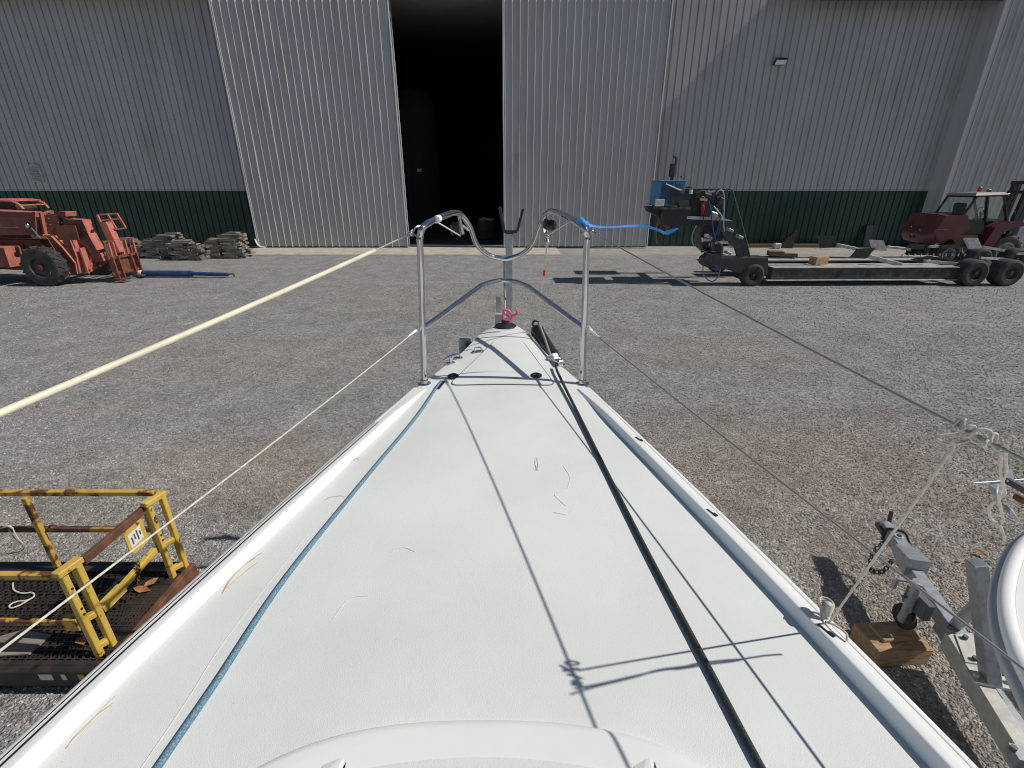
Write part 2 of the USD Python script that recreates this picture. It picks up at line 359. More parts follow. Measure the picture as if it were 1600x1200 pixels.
# loose stones lying on the gravel bed, nearest part of the yard
def stones():
    protos = []
    pi = UsdGeom.PointInstancer.Define(stage, '/World/loose_gravel')
    for k in range(5):
        m = trimesh.creation.icosphere(1, 1.0); v = np.array(m.vertices)
        v *= (1 + .32 * rng.standard_normal((len(v), 1)).clip(-1, 1)); v *= np.array([1, .78, .6]) * rng.uniform(.85, 1.15, 3)
        pr = usdkit.mesh(stage, '/World/loose_gravel/prototypes/stone' + ('' if k == 0 else '_%03d' % k), (v, m.faces), M['gravel_stone'])
        protos.append(pr.GetPath())
    pos, rad = [], []
    for y0, y1, dens, r0, r1 in ((.9, 3.2, 2900, .0035, .0095), (3.2, 5.5, 1500, .0045, .011), (5.5, 9.0, 450, .006, .013), (9.0, 14.0, 120, .008, .016)):
        w = 1.12 * y1 + 1.2; n = int(dens * 2 * w * (y1 - y0))
        x, y = rng.uniform(-w, w, n), rng.uniform(y0, y1, n)
        dep = y * math.cos(PITCH) + CAM_H * math.sin(PITCH); ok = (np.abs(x) < 1.10 * dep + .15)
        inb = np.abs(x + .042) < np.interp(y, [0, .42, 1.2, 2, 2.9], [.8, .7, .5, .28, 0]) * .75
        ok &= ~inb; x, y = x[ok], y[ok]
        r = rng.uniform(0, 1, len(x)) ** 1.8 * (r1 - r0) + r0
        pos.append(np.stack([x, y, r * .25], 1)); rad.append(r)
    pos, rad = np.vstack(pos), np.concatenate(rad); n = len(pos)
    q = rng.standard_normal((n, 4)); q[:, 1:3] *= .35; q /= np.linalg.norm(q, axis=1, keepdims=True)
    pi.CreatePrototypesRel().SetTargets(protos)
    pi.CreateProtoIndicesAttr(Vt.IntArray.FromNumpy(rng.integers(0, 5, n).astype(np.int32)))
    pi.CreatePositionsAttr(Vt.Vec3fArray.FromNumpy(pos.astype(np.float32)))
    pi.CreateScalesAttr(Vt.Vec3fArray.FromNumpy(np.repeat(rad[:, None], 3, 1).astype(np.float32)))
    pi.CreateOrientationsAttr(Vt.QuathArray([Gf.Quath(*map(float, w)) for w in q]))
    setcd(pi.GetPrim(), 'loose crushed grey stones covering the yard', 'gravel', kind='stuff')
stones()

# ------------------------------------------------------------------ metal building
bld = thing('metal_building', 'tall grey ribbed metal shed with dark green wainscot and sliding doors', 'building', (0, YW, 0))
def ribbed(x0, x1, yb, z0, z1, rib=.038, pitch=.305, first=.05, wob=0.0, nz=2, seed=0, minor=True):
    """a ribbed sheet: profile across x, run up z; ribs stand towards -y"""
    prof = [(x0, 0)]
    c = x0 + first
    while c < x1 - .04:
        prof += [(c - .033, 0), (c - (.013 if rib > 0 else .024), rib), (c + (.013 if rib > 0 else .024), rib), (c + .033, 0)]
        if minor:
            for k in (1, 2):
                q = c + pitch * k / 3.
                if q < x1 - .03: prof += [(q - .012, 0), (q - .006, .006), (q + .006, .006), (q + .012, 0)]
        c += pitch
    prof.append((x1, 0)); prof = np.array(prof); prof = prof[np.argsort(prof[:, 0], kind='stable')]
    zs = np.linspace(z0, z1, nz); n = len(prof); v = []
    for z in zs:
        q = np.stack([prof[:, 0], yb - prof[:, 1], np.full(n, z)], 1)
        if wob:
            s = np.stack([prof[:, 0] * 1.3, np.full(n, seed * 3.7), np.full(n, z * .55)], 1)
            q[:, 1] += wob * meshkit.noise(s, 3) + .35 * wob * meshkit.noise(s * 3.1, 5)
            q[:, 0] += .5 * wob * meshkit.noise(s * 1.7, 9)
        v.append(q)
    v = np.vstack(v); f = []
    for i in range(nz - 1):
        for k in range(n - 1):
            f += [[i * n + k, i * n + k + 1, (i + 1) * n + k + 1], [i * n + k, (i + 1) * n + k + 1, (i + 1) * n + k]]
    return v, np.array(f)
PW = .915
def clad(parent, name, x0, x1, yb, z0, z1, mt, **kw):
    x, i = x0, 0
    while x < x1 - .02:
        e = min(x + PW, x1)
        part(parent, name, ribbed(x, e + (.006 if e < x1 else 0), yb - .0015 * (i % 2), z0, z1, seed=i, **kw), mt, smooth=False); x, i = e, i + 1
ZW = 2.46
for x0, x1 in ((-29.0, -4.9), (.15, 19.0)):
    w = part(bld, 'wall', box((x0, YW + .055, 0), (x1, YW + .2, ZE + .2)), 'trim_grey')
    xa, xb = (x0, -11.0) if x0 < -20 else (5.6, x1)
    clad(w, 'wall_panel', xa, xb, YW, ZW, ZE, 'wall_grey', rib=-.045, minor=False)
    clad(w, 'wainscot_panel', xa, xb, YW + .004, .02, ZW - .01, 'wainscot_green', rib=-.04, minor=False)
    part(w, 'drip_trim', box((xa, YW - .012, ZW - .02), (xb, YW - .004, ZW + .012)), 'wall_grey')
    part(w, 'base_trim', box((xa, YW - .012, 0), (xb, YW + .02, .05)), 'steel_black')
part(bld, 'lintel', box((-4.9, YW + .02, 9.56), (.15, YW + .2, ZE + .2)), 'trim_grey')
# wing that stands forward on the right
wing = part(bld, 'wing', [box((19.0, 22.52, 0), (30, YW - .001, ZE + .6))], 'trim_grey')
clad(wing, 'wing_panel', 19.22, 30, 22.5, .02, ZE + .5, 'wall_grey', rib=.05)
part(wing, 'corner_trim', [box((18.985, 22.46, 0), (19.22, 22.518, ZE + .5)), box((18.985, 22.518, 0), (18.999, 22.9, ZE + .5))], 'wall_grey')
# roof with its overhang, gutter, and the dark inside
roof = part(bld, 'roof', hull([(-30, YW + .06, ZE + .02), (30, YW + .06, ZE + .02), (-30, YW + .06, ZE + .16), (30, YW + .06, ZE + .16), (-30, 47, ZE + 3.2), (30, 47, ZE + 3.2), (-30, 47, ZE + 3.34), (30, 47, ZE + 3.34)]), 'wall_grey')
for xa, xb in ((-29, -4.2), (10.4, 18.98)): part(roof, 'soffit', box((xa, YW - .79, ZE - .03), (xb, YW - .002, ZE + .015)), 'steel_dusty')
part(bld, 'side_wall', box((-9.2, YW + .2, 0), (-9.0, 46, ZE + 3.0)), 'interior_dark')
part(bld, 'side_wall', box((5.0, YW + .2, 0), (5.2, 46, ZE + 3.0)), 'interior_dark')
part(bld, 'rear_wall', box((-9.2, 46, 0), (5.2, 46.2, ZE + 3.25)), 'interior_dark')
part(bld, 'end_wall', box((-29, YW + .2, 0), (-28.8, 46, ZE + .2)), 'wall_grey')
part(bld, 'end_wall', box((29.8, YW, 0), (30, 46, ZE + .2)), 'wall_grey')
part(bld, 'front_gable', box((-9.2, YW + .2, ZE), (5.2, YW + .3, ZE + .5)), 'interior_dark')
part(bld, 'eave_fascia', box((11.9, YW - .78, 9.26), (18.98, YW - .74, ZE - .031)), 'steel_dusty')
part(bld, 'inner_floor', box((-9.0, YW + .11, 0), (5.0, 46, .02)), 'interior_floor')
# sliding doors hung proud of the wall
def door(x0, x1, label, edge_right):
    d = part(bld, 'sliding_door', box((x0 + .01, YD + .012, .09), (x1 - .01, YD + .16, 9.5)), 'trim_grey', label=label)
    clad(d, 'door_panel', x0, x1, YD, .07, 9.46, 'door_grey', rib=.046, nz=40, wob=.024, minor=True)
    for xe in (x0, x1):
        zs = np.linspace(.06, 9.46, 40); wb = .01 * meshkit.noise(np.stack([zs * .9, zs * 0 + xe, zs * 0], 1), 4)
        part(d, 'edge_trim', tube(np.stack([xe + wb, np.full(40, YD - .01), zs], 1), .032, 6), 'door_grey')
    part(d, 'bottom_rail', box((x0, YD - .004, .05), (x1, YD + .15, .09)), 'steel_dusty')
    return d
dl = door(-11.65, -4.79, 'left sliding door leaf, dented ribs near its free edge', True)
part(dl, 'bent_flashing', tube([(-11.72, YD - .03, .42), (-11.66, YD - .05, .2), (-11.5, YD - .09, .08), (-11.3, YD - .08, .05)], .035, 6), 'white_plastic')
part(dl, 'seam_strip', box((-11.6, YD - .044, 1.62), (-10.5, YD - .041, 1.64)), 'trim_grey')
dr = door(-.36, 6.17, 'right sliding door leaf', False)
# louvre vent and floodlight fixed to the wall
q0, q1 = P(42, 257, YW - .04), P(73, 284, YW - .04)
x0, x1, z0, z1 = q0[0], q1[0] - .1, q1[2], q0[2]
vent = part(bld, 'louvre_vent', [box((x0, YW - .075, z0), (x0 + .05, YW - .006, z1)), box((x1 - .05, YW - .075, z0), (x1, YW - .006, z1)), box((x0 + .05, YW - .075, z1 - .05), (x1 - .05, YW - .006, z1)), box((x0 + .05, YW - .075, z0), (x1 - .05, YW - .006, z0 + .05)), box((x0 + .05, YW - .045, z0 + .05), (x1 - .05, YW - .006, z1 - .05))], 'arm_grey')
for k in range(6):
    z = z0 + .09 + k * (z1 - z0 - .14) / 6.
    part(vent, 'slat', cbox(((x0 + x1) / 2, YW - .06, z + .03), (x1 - x0 - .1, .012, .09), rot=rotm(rx=-.6)), 'wall_grey')
q = P(1219, 96, YW - .2)
lamp = part(bld, 'floodlight', cbox(q, (.50, .10, .26), .015, rotm(rx=.75)), 'black_plastic')
part(lamp, 'lens', cbox(q + rotm(rx=.75) @ np.array([.02, -.053, .0]), (.42, .01, .19), rot=rotm(rx=.75)), 'lamp_glass')
part(lamp, 'bracket', [bar(q + [0, .03, .02], (q[0], YW - .03, q[2] + .06), .05), box((q[0] - .07, YW - .05, q[2] - .02), (q[0] + .07, YW - .003, q[2] + .16))], 'black_plastic')
# things just seen in the dark inside
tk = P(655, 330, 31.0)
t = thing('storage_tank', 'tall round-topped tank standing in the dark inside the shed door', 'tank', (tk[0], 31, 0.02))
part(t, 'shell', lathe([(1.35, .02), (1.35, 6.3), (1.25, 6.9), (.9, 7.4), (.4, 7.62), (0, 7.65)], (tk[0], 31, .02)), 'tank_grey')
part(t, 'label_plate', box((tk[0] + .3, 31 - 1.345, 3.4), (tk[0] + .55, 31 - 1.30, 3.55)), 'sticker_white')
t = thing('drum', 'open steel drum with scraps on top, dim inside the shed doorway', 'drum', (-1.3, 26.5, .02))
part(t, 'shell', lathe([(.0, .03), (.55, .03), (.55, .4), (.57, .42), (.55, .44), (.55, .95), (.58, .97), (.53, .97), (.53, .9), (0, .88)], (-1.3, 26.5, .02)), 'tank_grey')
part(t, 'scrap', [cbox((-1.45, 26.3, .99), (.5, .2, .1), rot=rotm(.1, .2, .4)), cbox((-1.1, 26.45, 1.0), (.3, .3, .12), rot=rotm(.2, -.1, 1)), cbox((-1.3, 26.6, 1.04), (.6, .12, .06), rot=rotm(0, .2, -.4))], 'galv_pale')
# ------------------------------------------------------------------ sailboat (camera stands over its cabin top)
ZD = CAM_H - .77
AX = -.042
YS = np.array([-4.2, -2.5, -1.2, -.5, 0, .412, .56, .805, 1.159, 1.485, 1.81, 2.03, 2.25, 2.53, 2.70, 2.80, 2.845])
HS = np.array([.78, .94, .935, .868, .785, .700, .668, .611, .522, .437, .356, .286, .216, .150, .092, .045, .008])
from scipy.interpolate import PchipInterpolator
hw = PchipInterpolator(YS, HS)
def dz(x, y):
    h = max(float(hw(min(max(y, -4.2), 2.845))), .02)
    return ZD + .014 * (1 - min(1, ((x - AX) / h) ** 2)) - .006
boat = thing('sailboat', 'white sailboat whose foredeck fills the view, seen from above its cabin', 'boat', (AX, 0, 0))
# deck
ys = np.concatenate([np.linspace(-4.2, .3, 12), np.linspace(.42, 2.6, 40), np.linspace(2.64, 2.84, 10)])
part(boat, 'deck', grid(lambda y, s: (AX + s * float(hw(y)) * .995, y, dz(AX + s * float(hw(y)), y)), ys, np.linspace(-1, 1, 25)), 'nonskid', smooth=True)
# smooth gelcoat margins round the locker lid at the bow: the stem piece ahead of the lid
def bowpatch(y, s): x = AX + s * float(hw(y)); return (x, y, dz(x, y) + .0035)
part(boat, 'bow_plate', grid(bowpatch, np.concatenate([np.linspace(2.49, 2.7, 8), np.linspace(2.72, 2.842, 8)]), np.linspace(-1, 1, 17)), 'gelcoat', smooth=True)
# hull
def hullpt(y, t):
    rake = .55 * t * np.clip((y - 1.0) / 1.8, 0, 1)
    h = float(hw(y)) * (1 - .18 * t - .55 * t ** 3) + (.0 if t < .01 else 0)
    return h, y - rake, ZD - .012 - 1.05 * t
yy = np.concatenate([np.linspace(-4.2, 2.4, 26), np.linspace(2.5, 2.845, 8)])
for s in (-1, 1):
    part(boat, 'hull_side', grid(lambda y, t: (AX + s * hullpt(y, t)[0], hullpt(y, t)[1], hullpt(y, t)[2]), yy, np.linspace(0, 1, 9)), 'gelcoat', smooth=True)
part(boat, 'hull_bottom', grid(lambda y, s: (AX + s * hullpt(y, 1)[0], hullpt(y, 1)[1], hullpt(y, 1)[2] - .25 * (1 - s * s) * min(1, hullpt(y, 1)[0] * 3)), yy, np.linspace(-1, 1, 9)), 'gelcoat', smooth=True)
part(boat, 'transom', extr([(AX - .8, ZD - .9), (AX + .8, ZD - .9), (AX + .8, ZD), (AX - .8, ZD)], -4.22, -4.2), 'gelcoat')
# toe rails: flange outside, ridge with a shaded inner face
def rail(s):
    y_ = np.concatenate([np.linspace(-4.2, .2, 14), np.linspace(.3, 1.8, 46)]); rows = []
    for y in y_:
        h = float(hw(y)); e = 1e-3; sl = (float(hw(min(y + e, 2.84))) - float(hw(y - e))) / (2 * e); nrm = np.array([1, -sl]) / math.hypot(1, sl)
        k = np.clip((1.82 - y) / .34, 0, 1); k = k * k * (3 - 2 * k)
        prof = [(-.002, -.034), (-.004, -.014), (-.003, .004), (.002, .012), (.0105, .0135), (.0112, .0118), (.0145, .0118), (.0152, .0135), (.0265, .0138), (.0275, .0168), (.029, .0185), (.043, .0200), (.046, .0182), (.0535, -.004), (.058, -.02)]
        rows.append([(AX + s * (h - d * nrm[0]), y - d * nrm[1] * s * s, ZD + .002 + z * (k if z > .0021 else 1)) for d, z in prof])
    a = np.array(rows); n = a.shape[1]; f = []
    for i in range(len(a) - 1):
        for j in range(n - 1):
            q = [i * n + j, (i + 1) * n + j, (i + 1) * n + j + 1, i * n + j + 1]
            if s < 0: q = q[::-1]
            f += [[q[0], q[1], q[2]], [q[0], q[2], q[3]]]
    v = a.reshape(-1, 3)
    return v, np.array(f)
for s, lb in ((-1, 'toe rail on the left'), (1, 'toe rail on the right, its inner face in shade')):
    rl = part(boat, 'toe_rail', rail(s), 'gelcoat', smooth=22, label=lb)
    e = [(AX + s * (float(hw(y)) + .002), y, ZD - .030) for y in np.concatenate([np.linspace(-4, 2.5, 40), np.linspace(2.55, 2.83, 8)])]
    part(rl, 'rub_strip', tube(e, .0075, 8), 'gelcoat', smooth=True)
    if s < 0:
        for d0, d1, nm in ((.0205, .0245, 'dark_seam'), (.0116, .0126, 'dark_seam')):  # wide strip paints the ridge shadow line; thin one is the flange seam
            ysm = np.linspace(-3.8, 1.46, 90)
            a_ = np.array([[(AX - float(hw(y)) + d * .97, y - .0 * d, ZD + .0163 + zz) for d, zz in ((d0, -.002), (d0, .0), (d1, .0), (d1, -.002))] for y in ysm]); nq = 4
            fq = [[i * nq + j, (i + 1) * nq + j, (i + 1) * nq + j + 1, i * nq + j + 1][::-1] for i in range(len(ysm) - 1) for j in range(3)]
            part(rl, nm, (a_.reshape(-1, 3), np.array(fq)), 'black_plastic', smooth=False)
# little slots and a lashing point on the rails
for px, py in ((998, 686), (1112, 801), (1290, 985)):
    g = G(px, py, ZD + .022)
    sg = 1 if g[0] > 0 else -1
    part(boat, 'rail_slot', [cbox((g[0], g[1], ZD + .0222), (.004, .030, .002), rot=rotm(rz=.42 * sg)), cbox((g[0] + .006, g[1] - .008, ZD + .0225), (.005, .012, .003), rot=rotm(rz=.42 * sg))], 'black_plastic')
# anchor locker lid
lp = np.array([G(*p, ZD + .008)[:2] for p in ((774, 532), (816, 532), (868, 601), (701, 601))])
def roundpoly(p, r, n=6):
    out = []; m = len(p)
    for i in range(m):
        a_, b_, c_ = p[i - 1], p[i], p[(i + 1) % m]
        d1, d2 = np.linalg.norm(a_ - b_), np.linalg.norm(c_ - b_); k = min(r, .45 * d1, .45 * d2)
        s_, e_ = b_ + (a_ - b_) / d1 * k, b_ + (c_ - b_) / d2 * k
        out += [(1 - t) ** 2 * s_ + 2 * t * (1 - t) * b_ + t * t * e_ for t in np.linspace(0, 1, n)]
    return np.array(out)
lr = roundpoly(lp, .05); pg = Polygon(lr)
ring = pg.buffer(.0042).difference(pg)
def draped(poly, lift, th=.0015):
    """a thin plate following the deck's camber"""
    m = trimesh.creation.extrude_polygon(poly, th); m = m.subdivide_to_size(.08); v = np.array(m.vertices)
    v[:, 2] = [dz(x, y) + lift + z for x, y, z in v]; return v, np.array(m.faces)
lid = part(boat, 'locker_lid', draped(pg.buffer(-.001), .0008, .003), 'nonskid')
part(lid, 'seam', draped(ring, .0004, .0012), 'galv_dark')
def latch(px, py, rx, ry, lb=None):
    g = G(px, py, ZD + .01); z = dz(g[0], g[1]) + .004
    l = part(lid, 'latch', lathe([(1, 0), (.96, .004), (.75, .007), (.5, .0075), (.42, .004), (0, .003)], (0, 0, 0)) if False else ((lambda vf: (vf[0] * [rx, ry, 1] + [g[0], g[1], z], vf[1]))(lathe([(1, 0), (.97, .005), (.7, .009), (.45, .0095), (.40, .004), (0, .004)], (0, 0, 0)))), 'black_gloss', label=lb)
latch(838, 587, .025, .028); latch(708, 587, .025, .028)
# small deck fittings: pad eyes, bow cleats, hawse slot, fairlead block
def fitting(name, px, py, meshes, mt):
    g = G(px, py, ZD + .01); z = dz(g[0], g[1]) + .002
    return part(boat, name, [((m[0] @ rotm(rz=r_).T) + [g[0], g[1], z], m[1]) for m, r_ in meshes], mt)
padeye = lambda: [(box((-.03, -.014, 0), (.03, .014, .004), .0015), .25), (tube(fillet([(-.018, 0, 0), (-.016, 0, .022), (.016, 0, .022), (.018, 0, 0)], .012), .0035, 8), .25)]
fitting('pad_eye', 747, 548, padeye(), 'steel_dull')
fitting('pad_eye', 713, 556, padeye(), 'steel_dull')
fitting('pad_eye', 878, 567, padeye(), 'steel_dull')
fitting('bow_cleat', 704, 564, [(box((-.02, -.012, 0), (.02, .012, .006), .002), .6), (cyl((0, 0, .004), (0, 0, .03), .009), 0), (tube([(-.05, 0, .03), (-.02, 0, .033), (.02, 0, .033), (.05, 0, .03)], [.004, .008, .008, .004], 8), .95)], 'chrome')
fitting('fairlead_block', 866, 559, [(box((-.022, -.03, 0), (.022, .03, .02), .006), .55), (cyl((-.013, .0, .02), (.013, 0, .02), .016), .55)], 'white_plastic')
fitting('fairlead_block', 873, 566, [(box((-.014, -.02, 0), (.014, .02, .026), .004), .55)], 'steel_dull')
g = G(687, 598, ZD + .006); ha = math.atan2(-.12, 1)
fitting('hawse_slot', 687, 599, [(box((-.012, -.042, -.002), (.012, .042, .0035), .001), .2 - .38)], 'black_plastic')
bf = np.array([G(790, 513, ZD)[0], G(790, 513, ZD)[1]])
part(boat, 'stem_boot', lathe([(.060, 0), (.064, .004), (.058, .010), (.036, .016), (.026, .022), (.022, .040), (.0, .042)], (bf[0], bf[1], dz(*bf) + .003)), 'black_plastic', label='round black rubber boot at the bow')
# coach roof: raised moulding at the bottom of the view
def coach_front(x, off): return .476 - off - .63 * (x - AX) ** 2 - 1.6 * (x - AX) ** 4 if abs(x - AX) < .62 else None
lv = [(0, .0), (.006, .010), (.012, .0155), (.020, .0175), (.034, .0185), (.06, .0195), (.1, .02), (.3, .0205), (1.2, .021)]
xs = np.linspace(-.46, .46, 41)
rows = []
for off, h in lv:
    k = 1 - min(off, .1) / .46
    rows.append([(AX + x * k, .476 - .30 * (x * k) ** 2 - 3.4 * (x * k) ** 4 - off * (1 if off < .2 else 1), ZD + .004 + h + .002) for x in xs])
a = np.array(rows); n = a.shape[1]; f = []
for i in range(len(a) - 1):
    for j in range(n - 1): f += [[i * n + j, (i + 1) * n + j, (i + 1) * n + j + 1], [i * n + j, (i + 1) * n + j + 1, i * n + j + 1]]
vv = a.reshape(-1, 3); vv[:n, 2] = [dz(x, y) - .003 for x, y, z in vv[:n]]
f = np.array(f)
cr = part(boat, 'coach_roof', (vv, f[:4 * 2 * (n - 1)]), 'gelcoat', smooth=50)
pa = [(AX + x, .412 - .55 * x * x, 0) for x in np.linspace(-.195, .195, 14)]
pan = Polygon([(p[0], p[1]) for p in pa] + [(AX + .22, .1), (AX - .22, .1)])
part(cr, 'top_panel', extz(list(pan.exterior.coords), ZD + .0262, ZD + .0290), 'nonskid')
part(cr, 'roof_skin', (vv[4 * n:], f[:4 * 2 * (n - 1)]), 'gelcoat', smooth=50)
for px, py, sx in ((518, 1190, -1), (1003, 1192, 1)):
    g = G(px, py, ZD + .03)
    part(cr, 'hatch_lug', hull([(g[0] - .022, g[1] - .04, ZD + .02), (g[0] + .018, g[1] - .04, ZD + .02), (g[0] + .014, g[1] + .016, ZD + .022), (g[0] - .010, g[1] + .006, ZD + .022), (g[0] - .018, g[1] - .04, ZD + .042), (g[0] + .010, g[1] - .04, ZD + .042)]), 'gelcoat', smooth=False)
    part(cr, 'hatch_hinge', hull([(g[0] + .012, g[1] - .04, ZD + .02), (g[0] + .030, g[1] - .04, ZD + .02), (g[0] + .020, g[1] + .012, ZD + .023), (g[0] + .014, g[1] - .04, ZD + .036)]), 'black_gloss', smooth=False)
# scuffs and the faint worn line beside the blue rope
for pts in ([(880, 728), (890, 745), (884, 765), (866, 772), (884, 790)], [(864, 800), (885, 803), (898, 795)], [(520, 965), (545, 935), (575, 930)], [(610, 862), (630, 855), (648, 862)]):
    c = spline([[*G(a_, b_, ZD + .008)[:2], 0] for a_, b_ in pts], 6); c[:, 2] = [dz(x, y) + .0003 for x, y, _ in c]
    part(boat, 'scuff', tube(c, .0007, 5), 'scuff')
c = np.array([[*G(a_, b_, ZD + .008)[:2], 0] for a_, b_ in ((215, 1200), (290, 1090), (345, 1003), (420, 905), (480, 830))]); c = spline(c, 6); c[:, 2] = [dz(x, y) + .0002 for x, y, _ in c]
part(boat, 'scuff', tube(c, .0009, 5), 'scuff')

# pulpit
TR = .0127
zb = ZD + .005
BL, BR = G(663, 598, ZD), G(910, 598, ZD)
pul = None
def topside(s):
    B = BL if s < 0 else BR
    if s < 0: px = [(656, 372), (667, 350), (712, 332), (733, 352), (745, 382), (765, 399), (788, 405)]
    else: px = [(917, 372), (906, 350), (862, 330), (846, 348), (833, 380), (815, 397), (792, 405)]
    Ys = [1.86, 1.90, 2.30, 2.40, 2.50, 2.56, 2.58]
    out = [np.array([B[0], B[1], zb])]
    out.append(np.array([B[0] - s * 0 + (P(*px[0], 1.858)[0] - B[0]) * .9, 1.857, P(px[0][0], 400, 1.857)[2]]))
    for q, Y in zip(px, Ys): out.append(P(*q, Y))
    return out
Lp, Rp = topside(-1), topside(1)
path = np.vstack([spline(Lp, 9), spline(Rp[::-1], 9)[1:]])
pul = part(boat, 'pulpit', tube(path, TR, 16), 'chrome', smooth=True, label='polished steel bow pulpit with dipped centre')
ll, lr_ = np.array([P(660, 512, 1.857)[0] + .008, 1.86, P(660, 512, 1.857)[2]]), np.array([P(914, 512, 1.857)[0] - .008, 1.86, P(914, 512, 1.857)[2]])
lc = [P(752, 446, 2.46), P(772, 439.5, 2.57), P(790, 438.5, 2.60), P(808, 440.5, 2.57), P(826, 448, 2.46)]
part(pul, 'lower_rail', tube(np.vstack([np.linspace(ll, lc[0], 6)[:-1], spline(lc, 6), np.linspace(lc[-1], lr_, 6)[1:]]), TR * .92, 14), 'chrome', smooth=True)
sb = np.array([bf[0], bf[1] + .0, dz(*bf) + .04]); stt = P(788, 408, 2.58)
part(pul, 'centre_stanchion', [cyl(sb, stt, .0085, 12)], 'chrome')
for B in (BL, BR):
    part(pul, 'base_flange', [lathe([(.028, 0), (.028, .004), (.017, .008), (.016, .02), (.0, .02)], (B[0], B[1], dz(B[0], B[1]) - .001)), cyl((B[0] + .02, B[1] - .006, dz(B[0], B[1])), (B[0] + .02, B[1] - .006, dz(B[0], B[1]) + .008), .0035, 8)], 'chrome')
# navigation light mounts
tri = [P(683, 347, 2.05), P(720, 369, 2.1), P(718, 338, 2.34)]
part(pul, 'light_bracket', [tube(fillet(tri, .01), .0032, 8), bar(P(717, 338, 2.3), P(724, 366, 2.3), .012, .004), cyl(P(722, 352, 2.36), P(732, 360, 2.38), .006, 8)], 'steel_dull')
q = P(713, 357, 2.34)
nl = part(pul, 'running_light', cbox(q, (.055, .06, .058), .012), 'black_gloss', label='dark left running light inside the pulpit')
part(nl, 'clamp_band', lathe([(TR + .0005, -.006), (TR + .0025, -.006), (TR + .0025, .006), (TR + .0005, .006)], (0, 0, 0))[0] @ rotm(ry=1.18, rz=-.95).T + (P(684, 341.5, 2.04) + [0, 0, 0]) if False else tube([P(681.5, 343.2, 1.99), P(685.5, 341.4, 2.03)], TR + .0018, 14), 'white_plastic')
q = P(861, 352, 2.2)
nr = part(pul, 'running_light', [ball(q, .0255, 2, (1, 1.05, .95)), cbox(q + [-.022, .01, .005], (.022, .03, .045), .006)], 'black_gloss', label='round black right running light inside the pulpit')
part(pul, 'light_bracket', [tube(fillet([P(892, 345, 2.05), P(858, 366, 2.1), P(853, 336, 2.3)], .01), .0028, 8), bar(P(846, 345, 2.3), P(853, 368, 2.25), .012, .004)], 'steel_dull')
part(pul, 'scratch_tape', tube([P(690, 339.5, 2.1) + [0, 0, .0012], P(703, 334.5, 2.22) + [0, 0, .0012]], TR + .0004, 14), 'steel_dull')

# lifelines
def lifeline(a, b, r, mt, lb, extra=()):
    p = np.linspace(a, b, 14); s = np.linspace(0, 1, 14); p[:, 2] -= .012 * 4 * s * (1 - s)
    l = part(boat, 'lifeline', tube(p, r, 8), mt, smooth=True, label=lb); return l
def turnbuckle(par, a, d, mt='steel_dull', loop=True):
    d = np.array(d) / np.linalg.norm(d); a = np.array(a)
    part(par, 'end_fitting', [cyl(a + d * .012, a + d * .07, .0052, 8), cyl(a + d * .07, a + d * .10, .0032, 8), ball(a + d * .012, .009, 1), tube([a - d * .004 + [0, 0, .011], a + d * .012 + [0, 0, .007], a + d * .012 - [0, 0, .007], a - d * .004 - [0, 0, .011]], .003, 6)], mt)
E1 = P(644, 364, 1.862); F1 = None; A1 = P(0, 634, .43 * 1.0)
# left upper: passes the left edge of the view at (0, 634)
d1 = G(0, 634, ZD + .45) - E1; F1 = E1 + d1 * 1.55
l = lifeline(E1, F1, .0026, 'wire', 'left upper lifeline with a cream plastic cover tube'); turnbuckle(l, E1, F1 - E1)
part(l, 'end_loop', [tube(fillet([P(659, 352, 1.89), P(649, 355, 1.87), E1], .01), .0034, 6), tube(fillet([P(656, 373, 1.858), P(650, 368, 1.86), E1], .01), .0034, 6)], 'steel_dull')
t0 = .125; s = np.linspace(t0, 1, 14); p = E1 + np.outer(s, F1 - E1); p[:, 2] -= .012 * 4 * s * (1 - s)
part(l, 'cover_tube', tube(p, .0064, 12), 'cream_plastic', smooth=True)
E2 = P(652, 515, 1.862); d2 = G(0, 1003, ZD + .255) - E2
l = lifeline(E2, E2 + d2 * 1.5, .0018, 'rope_white', 'left lower lifeline of pale line'); turnbuckle(l, E2, d2, 'white_plastic')
KN = np.array([.567, .514, ZD + .5])
E3 = P(923, 361, 1.862); d3 = KN - E3
l = lifeline(E3, E3 + d3 * 1.5, .0022, 'wire_dark', 'right upper lifeline of bare wire'); turnbuckle(l, E3, d3)
K1 = E3 + d3 * 1.0; K1[2] -= .012 * 4 * (1 / 1.5) * (1 - 1 / 1.5)
E4 = P(921, 515, 1.862); d4 = np.array([.646, .40, ZD + .22]) - E4
l = lifeline(E4, E4 + d4 * 1.5, .0021, 'wire_dark', 'right lower lifeline of bare wire'); turnbuckle(l, E4, d4, 'white_plastic')

# halyard wire clipped to the pulpit, with a shackle and red tape, running down to the furling drum hung outside the bow
fd_top = P(842, 498, 2.30); fd_bot = np.array([.205, 2.0, ZD - .05])
hal = thing('furler', 'black furling drum hung off the right of the bow, its wire clipped to the pulpit', 'sail furler', tuple(fd_bot))
ft, fb2 = P(843, 508, 2.30), P(880, 566, 2.06)
ax_ = np.array([.05, -.36, .02]); 
c0 = P(837, 514, 2.60); c1 = P(872, 566, 2.30)
part(hal, 'drum', tube(np.array([c0 + (c1 - c0) * t for t in (0, .03, .10, .12, .75, .78, 1.0)]), [.010, .034, .040, .036, .030, .033, .020], 20), 'black_plastic', smooth=40)
part(hal, 'tack_eye', [tube(spline([c0 + [.018 * math.cos(t), .0, .030 + .018 * math.sin(t)] for t in np.linspace(0, 2 * math.pi, 10)[:-1]], 4, True), .006, 8, closed=True)], 'black_plastic', smooth=True)
hw_top = P(855, 382, 2.22)
